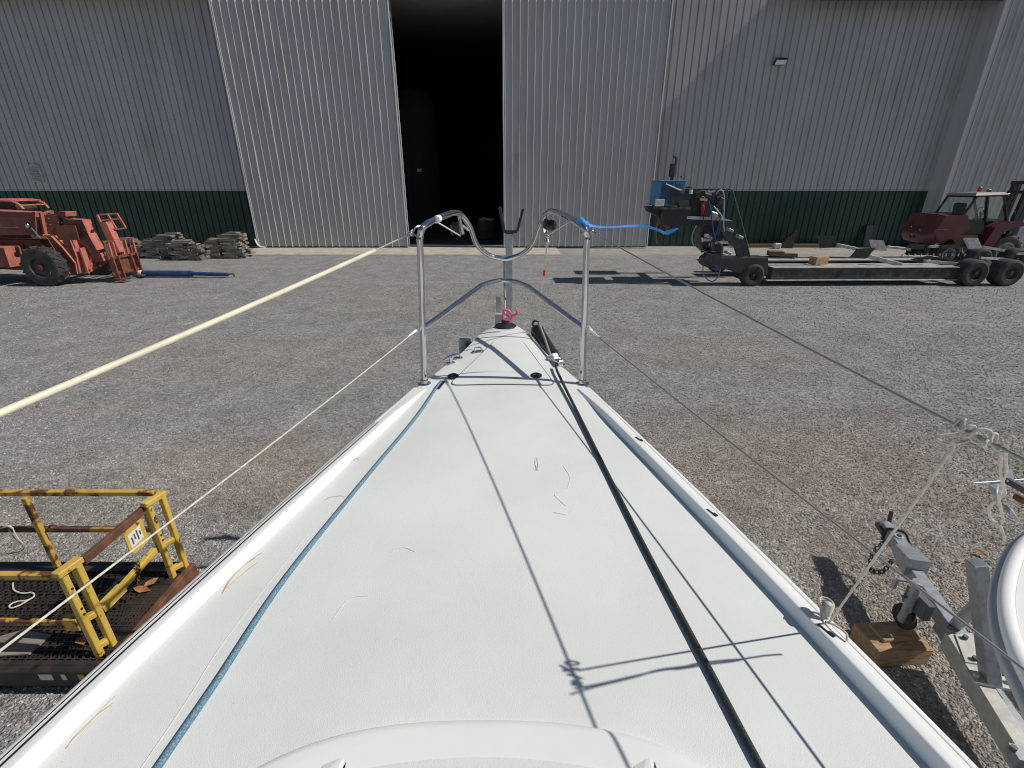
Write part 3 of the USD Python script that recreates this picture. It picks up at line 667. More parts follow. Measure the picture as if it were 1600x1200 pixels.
part(hal, 'wire', tube(np.linspace(c0 + [0.006, 0, .045], hw_top, 6), .0032, 8), 'rope_white')
part(hal, 'red_tape', tube([P(850, 431, 2.27), P(850.6, 422, 2.26)], [.006, .0055], 8), 'red_tape', smooth=False)
ck = [P(855, 382 - 3.2 * k, 2.22 + .004 * k) for k in range(8)]
part(hal, 'snap_shackle', [ball(c_, r_, 1) for c_, r_ in zip(ck, (.008, .012, .009, .007, .011, .013, .009, .007))] + [tube(fillet([ck[-1], ck[-1] + [.014, 0, .02], P(848, 352, 2.28)], .01), .0035, 6)], 'steel_dull')
pc = thing('plastic_clip', 'bright pink plastic snap hook clipped at the foot of the bow stanchion', 'clip', tuple(P(795, 498, 2.6)))
k0 = lambda a_, b_: P(a_, b_, 2.57)
part(pc, 'hook', [tube(fillet([k0(787, 484), k0(795, 485), k0(800, 492), k0(806, 493), k0(809, 489), k0(806, 483)], .008), .0065, 8), tube(fillet([k0(787, 484), k0(786, 498), k0(798, 500), k0(801, 493)], .008), .0065, 8)], 'pink_plastic', smooth=True)
part(pc, 'gate', tube([k0(788, 490), k0(796, 496)], .005, 8), 'pink_plastic')

# ropes lying on the deck
def deckrope(px, r, mt, label, cat='rope', lift=None, name='rope', n=10):
    c = spline([[*G(a_, b_, ZD + .003 + r)[:2], 0] for a_, b_ in px], n)
    c[:, 2] = [dz(x, y) + r * .96 for x, y, _ in c]
    if lift is not None: c[:, 2] += np.interp(np.arange(len(c)), np.array(range(len(lift))) * n, lift)
    return solo(name, tube(c, r, 10), mt, label, cat, smooth=True, loc=tuple(c[0]))
deckrope([(689, 596), (683, 603), (650, 651), (575, 741), (450, 896), (340, 1061), (245, 1200), (150, 1345)], .0054, 'rope_blue', 'pale blue braided rope lying along the left of the foredeck from a black slot')
deckrope([(868, 573), (872, 586), (900, 641), (950, 741), (1010, 860), (1100, 1030), (1190, 1200), (1270, 1340)], .0057, 'rope_green', 'dark green braided rope running down the right of the foredeck', lift=[.016, .012, .004, 0, 0, 0, 0, 0])
c = [P(868, 573, 2.045), P(860, 555, 2.18), P(850, 526, 2.40), P(842, 505, 2.56)]
solo('furling_line', tube(spline(c, 6), .0066, 8), 'rope_grey', 'grey line lifting off the deck edge to the black furling drum at the bow', 'rope', smooth=True, loc=tuple(c[0]))

# tie line: knot on the right lifeline, taut line to the toe rail, dangling ends
tl = thing('tie_line', 'thin off-white cord knotted round the right lifeline and lashed to the toe rail', 'cord', tuple(G(1297, 978, ZD + .034)))
kb = G(1296, 972, ZD + .022)
part(tl, 'taut_cord', tube(np.linspace(K1 + [-.012, .004, -.022], kb, 6), .0019, 8), 'rope_white', smooth=True)
kp = []
dh = d3 / np.linalg.norm(d3)
for k in range(70):
    th = k * .62; kp.append(K1 + dh * (-.022 + .050 * k / 70 + .006 * math.sin(k * .37)) + np.array([.0065 * math.cos(th) + .005 * math.sin(k * .21), 0, .0065 * math.sin(th) + .004 * math.cos(k * .3)]))
part(tl, 'knot', [tube(spline(kp, 3), .0018, 6)] + [tube(spline([K1 + np.array(o) for o in ((0, 0, .0), (-.018, .008, -.006), (-.032, .012, -.012), (-.022, .002, -.017), (-.004, -.003, -.008))], 6), .0018, 6)], 'rope_white', smooth=True)
U1 = P(1566, 689, KN[1] - .03); U2 = P(1574, 692, KN[1] - .04)
s1 = [U1, P(1566, 712, .495), P(1563, 735, .51), P(1566, 755, .525), P(1561, 775, .53), P(1563, 792, .54), P(1567, 812, .55), P(1562, 820, .556)]
s2 = [U2, P(1571, 710, .49), P(1572, 735, .51), P(1567, 750, .525), P(1569, 772, .535), P(1552, 785, .54), P(1545, 797, .545), P(1549, 812, .552), P(1561, 820, .556), P(1567, 832, .565), P(1570, 845, .57)]
part(tl, 'loose_end', tube(spline(s1, 6), .0019, 6), 'rope_white', smooth=True)
part(tl, 'loose_end', tube(spline(s2, 6), .0019, 6), 'rope_white', smooth=True)
wr = []
for k in range(60):
    th = k * .9; wr.append(kb + np.array([.006 * math.cos(th) - .002 + .00003 * k, .006 * math.sin(th) + .010, .000 + .030 * k / 60]) * np.array([1.0 + k / 60, 1 + k / 60, 1]))
part(tl, 'lashing', [tube(spline(wr, 2), .0016, 6), tube([kb + np.array([-.002, .010, 0]), kb + np.array([-.001, .012, .012]), kb + np.array([.001, .016, .029])], [.005, .0085, .0105], 10)], 'rope_white', smooth=True)
part(tl, 'rail_lashing', [tube(spline([kb + np.array(o) for o in ((-.004, .004, -.004), (.004, -.010, .003), (.012, -.028, .004), (.010, -.036, -.004))], 5), .0022, 6), tube(spline([kb + np.array(o) for o in ((-.002, .01, -.004), (-.014, .016, .004), (-.022, .024, -.002))], 5), .0018, 6)], 'rope_white')

# blue streamer tied to the pulpit corner
pts = [(910, 347, 1.88), (926, 353, 1.885), (950, 355, 1.89), (985, 353, 1.90), (1010, 354, 1.90), (1030, 360, 1.90), (1040, 364, 1.90), (1060, 357, 1.89)]
c = spline([P(*p) for p in pts], 8); n = len(c); wv = []
wd = np.interp(np.arange(n) / n, [0, .12, .3, .6, .8, .88, 1], [.005, .008, .0052, .0048, .0055, .0085, .003])
tw = .5 + .6 * np.sin(np.arange(n) / n * 7)
up = np.stack([np.zeros(n), np.sin(tw) * .8, np.cos(tw)], 1)
v = np.vstack([c + up * wd[:, None], c - up * wd[:, None], c + up * wd[:, None] + [0, .0012, 0], c - up * wd[:, None] + [0, .0012, 0]]); f = []
for i in range(n - 1):
    f += [[i, i + 1, n + i + 1], [i, n + i + 1, n + i], [2 * n + i, 3 * n + i + 1, 2 * n + i + 1], [2 * n + i, 3 * n + i, 3 * n + i + 1], [i, 2 * n + i, 2 * n + i + 1], [i, 2 * n + i + 1, i + 1], [n + i, n + i + 1, 3 * n + i + 1], [n + i, 3 * n + i + 1, 3 * n + i]]
st = thing('streamer', 'bright blue plastic ribbon tied to the right corner of the pulpit and blowing sideways', 'ribbon', tuple(P(912, 350, 1.88)))
part(st, 'tail', (v, f), 'ribbon_blue', smooth=40)
kq = P(911, 349, 1.885)
part(st, 'knot', [tube([P(906, 344, 1.90), P(916, 356, 1.868)], TR + .002, 12), ball(kq + [.012, 0, .002], .010, 1, (1.0, .7, .7)), tube(spline([kq, kq + [-.005, -.01, -.02], kq + [-.006, -.012, -.036]], 4), [.004] * 9, 6)], 'ribbon_blue', smooth=False)

# pine needles dropped on the deck
for i, (lb, strands) in enumerate([
    ('pair of dry pine needles by the left toe rail half way up the foredeck', [[(536, 726), (548, 716), (562, 710)], [(538, 724), (552, 712), (560, 714)]]),
    ('single dry pine needle lying left of the blue rope, above the long fan of needles', [[(507, 776), (522, 771), (538, 772)]]),
    ('fan of long dry pine needles on the lower left of the foredeck', [[(345, 921), (365, 890), (398, 865)], [(345, 921), (372, 884), (408, 857)], [(346, 920), (360, 905), (402, 872)]]),
    ('pair of dry pine needles nearest the lower left corner of the deck', [[(100, 1160), (130, 1125), (172, 1092)], [(98, 1161), (128, 1130), (176, 1080)]]),
    ('small pale pine needles in the middle of the foredeck', [[(838, 714), (841, 724), (838, 735)], [(836, 718), (837, 727), (841, 735)]])]):
    ms = []
    for s_ in strands:
        c = spline([[*G(a_, b_, ZD + .01)[:2], 0] for a_, b_ in s_], 6); c[:, 2] = [dz(x, y) + .0012 + .002 * math.sin(k * .5) ** 2 + (.012 if i in (2, 3) and False else 0) for k, (x, y, _) in enumerate(c)]
        ms.append(tube(c, .00055, 5))
    solo('pine_needle', ms, 'needle_tan', lb, 'pine needle', loc=tuple(ms[0][0][0]))
# ------------------------------------------------------------------ the boat's own trailer, seen past the bow
tx = P(796, 430, 2.875)[0]
tr = thing('boat_trailer', 'galvanized trailer under the sailboat with a tall forked mast support post', 'boat trailer', (tx, 2.875, 0))
ptop = P(796, 364, 2.875)[2]
part(tr, 'support_post', box((tx - .022, 2.856, .5), (tx + .022, 2.898, ptop), .004), 'galvanized')
part(tr, 'tongue', [box((tx - .05, 1.2, .42), (tx + .05, 4.2, .52), .006)], 'galvanized')
part(tr, 'frame_beam', [bar((tx - .06, 3.0, .46), (tx - .75, .2, .46), .09, .10), bar((tx + .06, 3.0, .46), (tx + .75, .2, .46), .09, .10), bar((tx - .75, .2, .46), (tx - .75, -3.2, .46), .09, .10), bar((tx + .75, .2, .46), (tx + .75, -3.2, .46), .09, .10)], 'galvanized')
for s in (-1, 1):
    part(tr, 'wheel', lathe([(.0, -.08), (.18, -.08), (.2, -.1), (.3, -.09), (.31, -.05), (.31, .05), (.3, .09), (.2, .1), (.18, .08), (0, .08)], (tx + s * 1.0, -1.2, .31), 'x', 24), 'rubber')
fl, fm, fr = P(783, 325, 2.875), P(789, 364, 2.875), P(818, 327, 2.875)
fk0, fk1 = P(788, 362, 2.875), P(808, 362, 2.875)
part(tr, 'mast_fork', [bar(fk0 + [0, 0, .0], fk1, .04, .014), bar(fk0, P(781, 324, 2.855), 0.042, .014, up=(1, 0, 0)), bar(fk1, P(817, 327, 2.895), 0.042, .014, up=(1, 0, 0))], 'black_plastic')
w0 = P(775, 462, 3.2); w1 = P(786, 500, 3.2)
part(tr, 'winch_plate', [box((w0[0], 3.19, w1[2] - .15), (w1[0] - .012, 3.20, w0[2]), .002), box((w0[0] - .008, 3.15, w1[2] - .2), (w1[0], 3.188, P(780, 488, 3.2)[2]), .002), bar(P(783, 470, 3.2), P(783, 500, 3.2), .012)], 'galv_pale')
g0 = P(717, 530, 2.9); g1 = P(736, 548, 2.9)
part(tr, 'bow_guide', [box((g0[0], 2.88, g1[2] - .2), (g1[0], 2.94, g0[2]), .003)], 'galv_pale')
part(tr, 'guide_pad', box((P(728, 530, 2.88)[0], 2.84, g1[2] - .05), (P(746, 530, 2.88)[0], 2.878, g0[2] - .006), .004), 'black_plastic')

# ------------------------------------------------------------------ yellow work platform, bottom left
ZF = .19                                               # its floor
cf, cn = G(288, 888, ZF), G(176, 1008, ZF)
XR = cf[0] + .02; YF, YN = cf[1], G(120, 1034, ZF)[1]
pf = thing('work_platform', 'low rusty platform with yellow guard rails and a mesh floor', 'work platform', (XR - 1.6, (YF + YN) / 2, 0))
XL = XR - 3.4
part(pf, 'side_channel', [box((XL, YN - .03, .03), (XR, YN, ZF + .015), .004), box((XL, YN - .07, ZF + .0), (XR, YN - .03, ZF + .012), .002)], 'dark_metal', label='near side channel with stickers')
part(pf, 'side_channel', [box((XL, YF, .03), (XR, YF + .035, ZF + .03), .004), box((XL, YF - .05, ZF + .015), (XR, YF, ZF + .028), .002)], 'dark_metal')
part(pf, 'end_channel', [box((XR, YN - .03, .03), (XR + .04, YF + .035, ZF + .02), .004)], 'rust_brown')
part(pf, 'under_frame', [box((XL, YN, .04), (XR, YF, .06))] + [box((XL + .1 + .38 * k, YN, .061), (XL + .16 + .38 * k, YF, ZF - .014)) for k in range(9)], 'dark_metal')
gr = MB(); k = 0
x = XL
while x < XR:
    gr.add(bar((x, YN, ZF), (min(x + .42, XR), YF, ZF), .006, .012)); gr.add(bar((min(x + .42, XR), YN, ZF + .0002), (x, YF, ZF + .0002), .006, .012)); x += .045
for k in range(26): gr.add(box((XL, YN + (YF - YN) * (k + .5) / 26 - .003, ZF - .004), (XR, YN + (YF - YN) * (k + .5) / 26 + .003, ZF + .008)))
part(pf, 'mesh_floor', gr, 'dark_metal', smooth=False, kind='stuff')
def stick(a, z0, z1, w, mt, name='post', lb=None, dx=0, dy=0): return part(pf, name, bar((a[0], a[1], z0), (a[0] + dx, a[1] + dy, z1), w, w, up=(0, 1, 0), ch=.004), mt, label=lb)
HT = P(247, 772, YF)[2]; 
near_top = P(112, 893, YN + .05)[2]
FT = HT; 
xb = lambda px, py, y: P(px, py, y)[0]
W = .034
# far end ladder frame (receding), near end ladder frame
def ladder(px_out, y_in, y_out, z1, mt):
    pass
FA, FB = G(271, 902, ZF), G(291, 888, ZF)
NA, NB = G(157, 1024, ZF), G(177, 1008, ZF)
HF = P(236, 781, FA[1])[2]; HN = P(97, 905, NA[1])[2]
Hh = (HF + HN) / 2
for A, B in ((FA, FB), (NA, NB)):
    stick(A, ZF, Hh - .003, W, 'yellow_paint'); stick(B, ZF, Hh - .003, W, 'yellow_paint')
    part(pf, 'frame_cap', bar((A[0], A[1] - .03, Hh + .014), (B[0], B[1] + .03, Hh + .014), .05, .034, ch=.004), 'yellow_paint')
    for zz in (ZF + .06, ZF + .27): part(pf, 'frame_rung', bar((A[0], A[1] + W / 2, zz), (B[0], B[1] - W / 2, zz), .034, .034, ch=.003), 'yellow_paint')
# second upright of each frame (hinge side)
for A, z in ((FA + [-.045, .03, 0], Hh), (NB + [-.045, .03, 0], Hh)):
    stick(A, ZF + .20, z - .02, W, 'yellow_paint')
C1 = FA + np.array([-.045, .0, 0]); C2 = NB + np.array([-.045, .06, 0])
part(pf, 'gate_top_bar', bar((C1[0] + .02, C1[1], Hh - .03), (C2[0] + .02, C2[1], Hh - .03), .030, .05, ch=.003), 'rust_brown', label='brown rusted gate top bar')
gb = part(pf, 'gate_lower_bar', bar((C1[0], C1[1], ZF + .25), (C2[0], C2[1], ZF + .21), .035, .04, ch=.003), 'yellow_paint')
part(gb, 'latch_block', box((C2[0] - .025, C2[1] + .02, ZF + .19), (C2[0] + .025, C2[1] + .16, ZF + .245), .004), 'yellow_paint')
sp = [P(203, 820, C1[1] - .08), P(236, 790, C1[1] - .02), P(238, 815, C1[1] - .02), P(210, 851, C1[1] - .1)]
yy0, yy1 = C1[1] - .05, C1[1] - .20
sgn = part(pf, 'sign_plate', hull([(C1[0] + dx_, y_, z_) for dx_ in (.018, .024) for y_, z_ in ((yy0, Hh - .07), (yy0, Hh - .24), (yy1 + .03, Hh - .24), (yy1, Hh - .20), (yy1, Hh - .09), (yy1 + .03, Hh - .06))]), 'yellow_paint', smooth=False)
part(sgn, 'sticker', box((C1[0] + .0245, yy1 + .02, Hh - .19), (C1[0] + .0255, yy0 - .03, Hh - .095)), 'sticker_white')
part(sgn, 'sticker_print', [box((C1[0] + .0258, yy1 + .035 + .022 * k, Hh - .175 + .02 * (k % 2)), (C1[0] + .0263, yy1 + .045 + .022 * k, Hh - .125 + .01 * (k % 3))) for k in range(4)], 'sticker_ink')
for A in (FA, NA):
    for z in (Hh - .1, Hh - .14, ZF + .36, ZF + .32): part(pf, 'bolt', cyl((A[0] + .017, A[1], z), (A[0] + .024, A[1], z), .006, 6), 'dark_metal')
# long rails
zt = P(120, 770, YF - .02)[2]; zm = P(120, 827, YF - .02)[2]
part(pf, 'top_rail', bar((XL, YF - .02, zt), (FB[0] - .02, YF - .02, zt), .034, .034, ch=.004), 'yellow_worn', label='far top rail')
part(pf, 'mid_rail', bar((XL, YF - .02, zm), (FB[0] - .06, YF - .02, zm), .03, .034, ch=.004), 'rail_rusty', label='far mid rail, rusty brown')
pb_ = G(105, 880, ZF + .03); part(pf, 'post', bar((pb_[0], YF - .045, ZF), (pb_[0], YF - .045, zt - .018), .036, .03, up=(0, 1, 0), ch=.004), 'yellow_worn', label='rusty far post')
zn = P(50, 899, NA[1])[2]; zq = P(60, 971, NA[1])[2]
part(pf, 'top_rail', bar((XL, NA[1], zn), (NA[0] - .02, NA[1], zn), .034, .034, ch=.004), 'yellow_worn', label='near top rail')
part(pf, 'mid_rail', bar((XL, NA[1], zq), (NA[0] - .04, NA[1], zq), .03, .034, ch=.004), 'yellow_worn', label='near mid rail')
part(pf, 'rail_socket', box((NA[0] - .10, NA[1] - .022, zq - .05), (NA[0] - .018, NA[1] + .022, zq + .035), .004), 'yellow_worn')
part(pf, 'lifting_eye', tube(spline([(pb_[0] + .09 + .03 * math.cos(t), YF - .04, zm + .03 + .02 * math.sin(t)) for t in np.linspace(0, 2 * math.pi, 9)[:-1]], 3, True), .006, 6, closed=True), 'rust_brown')
for px, w_, mt in ((66, .075, 'sticker_white'), (94, .025, 'sticker_white'), (122, .035, 'yellow_paint')):
    q = P(px, 1047, YN - .031); part(pf, 'sticker', box((q[0] - w_ / 2, YN - .0325, .085), (q[0] + w_ / 2, YN - .0305, .13)), mt)
q = [G(a_, b_, ZF + .02) for a_, b_ in ((-30, 1003), (36, 984), (79, 992), (45, 1022), (-60, 1028))]
solo('plywood_sheet', extz([(p_[0], p_[1]) for p_ in q], ZF + .0105, ZF + .022), 'ply_grey', 'weathered plywood offcut lying on the platform mesh floor', 'plywood', loc=tuple(q[0]))
c = spline([G(a_, b_, ZF + .018) for a_, b_ in ((20, 911), (22, 922), (35, 927), (50, 926), (53, 932), (42, 938), (26, 940), (15, 946), (18, 950), (30, 946), (47, 936))], 6)
solo('rope_scrap', tube(c, .005, 8), 'rope_white', 'curled white rope end lying on the platform mesh floor', 'rope', smooth=True, loc=tuple(c[0]))
c = spline([P(12, 822, YF - .05), P(18, 836, YF - .055), P(30, 862, YF - .05), (XR - 1.72, YF - .045, ZF + .10), (XR - 1.70, YF - .03, ZF + .03)], 6); c2 = spline([P(20, 826, YF - .05), P(26, 838, YF - .06), P(33, 846, YF - .06), P(36, 850, YF - .06)], 5)
ck_ = thing('hanging_cord', 'frayed dark and white cord tied to the far mid rail of the platform', 'cord', tuple(c[0]))
part(ck_, 'dark_cord', tube(c, .004, 6), 'rope_grey'); part(ck_, 'white_strand', [tube(c2, .0035, 6), tube(spline([P(6, 824, YF - .05), P(14, 822, YF - .055), P(20, 826, YF - .05)], 4), .006, 6)], 'rope_white')
ch = MB(); c = [P(216, 880 + 3.2 * k, C1[1] - .18 - .004 * k) for k in range(11)]
for k, q in enumerate(c): ch.add(tube(spline([q + np.array([.009 * math.cos(t) * (k % 2), .009 * math.cos(t) * (1 - k % 2), .013 * math.sin(t)]) for t in np.linspace(0, 2 * math.pi, 7)[:-1]], 2, True), .0028, 5, closed=True))
part(pf, 'gate_chain', ch, 'rust_brown')
def leaf(c, s, rz, tilt=.3):
    a_ = np.array([(-1, 0, 0), (-.5, .32, .12), (.2, .42, .05), (.55, .25, .15), (1, 0, .0), (.5, -.3, .14), (0, -.42, .02), (-.55, -.3, .1), (0, 0, -.04)]) * s
    b_ = a_ + [0, 0, .04 * s]
    v = np.vstack([a_, b_]) @ rotm(tilt, tilt * .6, rz).T; f = []
    for k in range(8): f += [[8, (k + 1) % 8, k], [17, 9 + k, 9 + (k + 1) % 8], [k, (k + 1) % 8, 9 + (k + 1) % 8], [k, 9 + (k + 1) % 8, 9 + k]]
    return v + np.array(c), np.array(f)
LV = [((222, 921), ZF + .025, .055, 'dry orange leaf on the platform floor beneath the gate, nearest the boat'), ((236, 910), ZF + .03, .05, 'dry orange leaf on the platform floor close to the far corner frame'), ((126, 1003), ZF + .02, .055, 'orange leaf on the platform floor left of the near corner frame'), ((148, 975), ZF + .02, .03, 'small orange leaf inside the near corner frame of the platform'),
      ((1533, 864), .03, .045, 'orange leaf on gravel left of the white skiff bow'), ((1500, 876), .02, .03, 'small brown leaf on gravel above the winch post of the other trailer'), ((1419, 648), .02, .035, 'pale leaf on gravel left of the lifeline knot'), ((640, 660), .02, .03, 'small tan leaf on gravel just outside the left toe rail'), ((880, 416), .03, .08, 'dead leaf on gravel by the end of the concrete apron'), ((60, 632), .03, .05, 'brown leaf on gravel at the left edge beyond the cream lifeline tube')]
for i, (p_, z, s_, lb) in enumerate(LV):
    g = G(*p_, z); solo('leaf', leaf(g, s_, i * 1.3), 'leaf_orange', lb, 'leaf', smooth=False, loc=tuple(g))

# ------------------------------------------------------------------ neighbour's trailer with a white skiff, right edge
zt_ = .36
c0 = G(1384, 822, zt_); c1 = G(1500, 985, zt_)
ax = (c1 - c0) / np.linalg.norm(c1 - c0); sx = np.array([-ax[1], ax[0], 0])      # sx points to the right of the picture side
if sx[0] < 0: sx = -sx
nt = thing('skiff_trailer', 'galvanized trailer with a coupler and jack standing under the white skiff', 'boat trailer', tuple(np.array([c1[0], c1[1], 0])))
up = np.array([0, 0, 1.])
part(nt, 'tongue_beam', bar(c0 + ax * .33 - up * .045, c1 + ax * .05 - up * .045, .075, .09, ch=.004), 'galvanized')
cp = part(nt, 'coupler', [bar(c0 + ax * .02, c0 + ax * .42, .085, .085, ch=.006), hull([c0 + ax * .26 + sx * s_ + up * z_ for s_ in (-.058, .058) for z_ in (-.03, .045)] + [c0 + ax * .44 + sx * s_ + up * z_ for s_ in (-.062, .062) for z_ in (-.05, .075)]), ball(c0 + ax * .0 - up * .01, .055, 2, (1, 1, .8))], 'galvanized', smooth=30)
part(cp, 'latch', [bar(c0 - ax * .02 - sx * .03, c0 - ax * .02 + sx * .05, .025), bar(c0 - ax * .03 + sx * .03, c0 - ax * .05 + sx * .03 + up * .10, .018), bar(c0 - sx * .045 - ax * .02, c0 - sx * .05 + ax * .1, .03)], 'black_plastic')
part(cp, 'brake_cap', [cyl(c0 + ax * .17 + up * .043, c0 + ax * .17 + up * .052, .026, 16)], 'galv_pale')
part(cp, 'cap_hole', [cyl(c0 + ax * .17 + up * .0522, c0 + ax * .17 + up * .054, .016, 16)], 'black_plastic')
part(cp, 'cable_wrap', [tube(fillet([c0 + ax * .10 - sx * .05 - up * .05, c0 + ax * .10 - sx * .05 + up * .055, c0 + ax * .13 + sx * .055 + up * .06, c0 + ax * .2 + sx * .06 + up * .02], .03), .009, 8)], 'black_plastic')
sc_ = [c0 + ax * .14 - sx * .055 - up * .04, c0 + ax * .13 - sx * .09 - up * .16, c0 + ax * .18 - sx * .10 - up * .26, c0 + ax * .24 - sx * .06 - up * .22, c0 + ax * .27 - sx * .05 - up * .1]
cs = spline(sc_, 5); ch = MB()
for k, q in enumerate(cs): ch.add(tube(spline([q + (sx if k % 2 else ax) * .014 * math.cos(t) + up * .018 * math.sin(t) for t in np.linspace(0, 2 * math.pi, 7)[:-1]], 2, True), .004, 5, closed=True))
part(nt, 'safety_chain', ch, 'black_plastic')
b0, b1 = G(1363, 1042, 0), G(1450, 1042, 0)
jb = np.array([(b0[0] + b1[0]) / 2 + .06, b0[1] + .15, 0])
part(nt, 'jack', [cyl(jb + up * .29, jb + up * .50, .026, 14), cyl(jb + up * .2, jb + up * .30, .020, 14), cyl(jb + up * .50, jb + up * .515, .03, 14), bar(jb + up * .507, jb + up * .507 - sx * .11, .014), bar(jb + up * .507 - sx * .11, jb + up * .44 - sx * .11, .018)], 'galvanized')
part(nt, 'jack_clamp', [cbox(jb + up * .36 + sx * .04, (.05, .16, .12), .006), cyl(jb + up * .39 - sx * .05, jb + up * .39 + sx * .08, .008, 8)], 'galv_dark')
jw = part(nt, 'jack_wheel', lathe([(.0, -.022), (.055, -.022), (.072, -.018), (.075, 0), (.072, .018), (.055, .022), (0, .022)], tuple(jb + np.array([.02, .015, .222])), 'x', 20), 'rubber')
part(jw, 'fork', [hull([jb + np.array([.02 + s_ * .03 + dx_, dy_, z_]) for dx_ in (0, .006) for dy_, z_ in ((-.02, .30), (.02, .30), (.0, .20), (.03, .20))]) for s_ in (-1, 1)] , 'galvanized')
# A-frame beams from the tongue
L0 = G(1490, 990, zt_); L1 = G(1622, 1200, zt_)
dl_ = (L1 - L0) / np.linalg.norm(L1 - L0)
part(nt, 'side_beam', bar(L0 - up * .055, L0 + dl_ * 2.6 - up * .055, .075, .11, ch=.004), 'galv_pale')
R0 = G(1534, 985, zt_ - .01); R1 = G(1700, 1190, zt_ - .01); dr_ = (R1 - R0) / np.linalg.norm(R1 - R0)
part(nt, 'side_beam', bar(R0 - up * .06, R0 + dr_ * 2.6 - up * .06, .07, .10, ch=.004), 'galvanized')
M0 = G(1560, 1075, zt_ - .02); M1 = G(1625, 1165, zt_ - .02); dm_ = (M1 - M0) / np.linalg.norm(M1 - M0)
part(nt, 'centre_beam', bar(M0 - up * .07 - dm_ * .45, M0 + dm_ * 2.2 - up * .07, .07, .09, ch=.004), 'galvanized')
part(nt, 'gusset_plate', extz([G(*p_, zt_ + .003)[:2] for p_ in ((1492, 992), (1520, 990), (1538, 1040), (1508, 1035))], zt_ + .001, zt_ + .008), 'galv_pale')
for p_ in ((1507, 998), (1522, 1031), (1484, 982), (1582, 1172)): part(nt, 'bolt', cyl(G(*p_, zt_ + .006), G(*p_, zt_ + .006) + up * .022, .013, 6), 'galv_dark')
wb = G(1548, 1066, zt_); wt = P(1526, 878, wb[1] + .16)
part(nt, 'winch_post', [bar(wb, wt, .075, .06, up=tuple(sx), ch=.004)], 'galvanized')
part(nt, 'post_base', [bar(wb - sx * .09 + up * .012, wb + sx * .09 + up * .012, .07, .014)] + [cyl(wb + sx * d_ + up * .018 - ax * .0, wb + sx * d_ + up * .04, .013, 6) for d_ in (-.07, .07)], 'galv_pale')
pw = wt * .62 + wb * .38
part(nt, 'post_brace', bar(pw - ax * .03, G(1492, 978, zt_), .05, .04, ch=.003), 'galvanized')
part(nt, 'winch_bracket', [cbox(wt * .7 + wb * .3 + np.array([.035, -.02, .0]), (.05, .06, .18), .006), cbox(wt * .82 + wb * .18 + np.array([.05, -.02, .0]), (.03, .05, .04), .005), cbox(wt * .6 + wb * .4 + np.array([.05, -.02, .0]), (.03, .05, .04), .005)], 'galv_dark')
zc = zt_ - .02
part(nt, 'cross_member', bar(G(1580, 1180, zc), G(1580, 1180, zc) + sx * 1.6, .07, .06), 'galvanized')
part(nt, 'wheel', lathe([(.0, -.08), (.18, -.08), (.2, -.1), (.29, -.09), (.3, -.05), (.3, .05), (.29, .09), (.2, .1), (.18, .08), (0, .08)], (1.1, -2.3, .3), 'x', 24), 'rubber')
# timber packing under the jack
rzb = .06; bl = .33; cx, cy = ((b0[0] + b1[0]) / 2, b0[1] + .11)
solo('timber_block', cbox((cx, cy, .062), (.34, .21, .124), .006, rotm(rz=rzb)), 'timber', 'big brown timber block on the gravel under the trailer jack', 'timber block', loc=(cx, cy, 0))
solo('board_offcut', cbox((cx + .02, cy + .02, .1355), (.24, .12, .022), .003, rotm(rz=rzb + .03)), 'timber', 'thin board offcut on top of the timber block beneath the jack wheel', 'board', loc=(cx, cy, .124))
# white skiff, its deck nearly as high as ours
zg = 1.76
og = [G(*p_, zg)[:2] for p_ in ((1610, 828), (1583, 854), (1565, 900), (1562, 950), (1577, 1010), (1614, 1088))]
ed = (og[5] - og[4]) / np.linalg.norm(og[5] - og[4])
outl = [og[0] + np.array([.95, -.35]), og[0] + np.array([.55, -.02]), og[0] + np.array([.22, .09])] + og + [og[5] + ed * .3, og[5] + ed * .7 + np.array([.06, 0]), og[5] + np.array([-.28, -1.6]), og[5] + np.array([-.26, -2.6])]
outl = spline([np.append(q, 0) for q in outl], 8)[:, :2]
back = np.array([[outl[-1][0] + 1.5, outl[-1][1]]])
full = np.vstack([outl, back, [[outl[0][0] + .18, outl[0][1] - .6]]])
full[:, 0] = np.maximum(full[:, 0], .765)
pg_ = Polygon(full).buffer(0)
sk = thing('skiff', 'white skiff on the galvanized trailer, only its rounded bow in view', 'boat', (float(og[2][0]) + .5, -.6, .6))
part(sk, 'deck', extz(list(pg_.buffer(-.028).exterior.coords), zg - .02, zg), 'white_paint')
part(sk, 'deck_panel', extz(list(pg_.buffer(-.062).exterior.coords), zg + .0005, zg + .003), 'nonskid')
e = np.array(pg_.buffer(-.014).exterior.coords)[:-1]; part(sk, 'gunwale', tube(np.column_stack([e, np.full(len(e), zg - .008)]), .016, 10, closed=True), 'white_paint', smooth=True)
e2 = np.array(pg_.exterior.coords)[:-1]; part(sk, 'rub_rail', tube(np.column_stack([e2, np.full(len(e2), zg - .028)]), .013, 8, closed=True), 'rubrail_grey', smooth=True)
hb = np.array(pg_.exterior.coords)[:-1]; cen = hb.mean(0); n = len(hb)
rows = [np.column_stack([cen + (hb - cen) * k_ - [0, y_], np.full(n, z_)]) for k_, y_, z_ in ((.995, 0, zg - .03), (.88, .10, zg - .14), (.66, .35, zg - .42), (.45, .6, zg - .8), (.15, .8, zg - 1.05))]
v = np.vstack(rows); f = []
for i in range(4):
    for j in range(n): f += [[i * n + j, i * n + (j + 1) % n, (i + 1) * n + (j + 1) % n], [i * n + j, (i + 1) * n + (j + 1) % n, (i + 1) * n + j]]
part(sk, 'hull', (v, np.array(f)), 'white_paint', smooth=40)
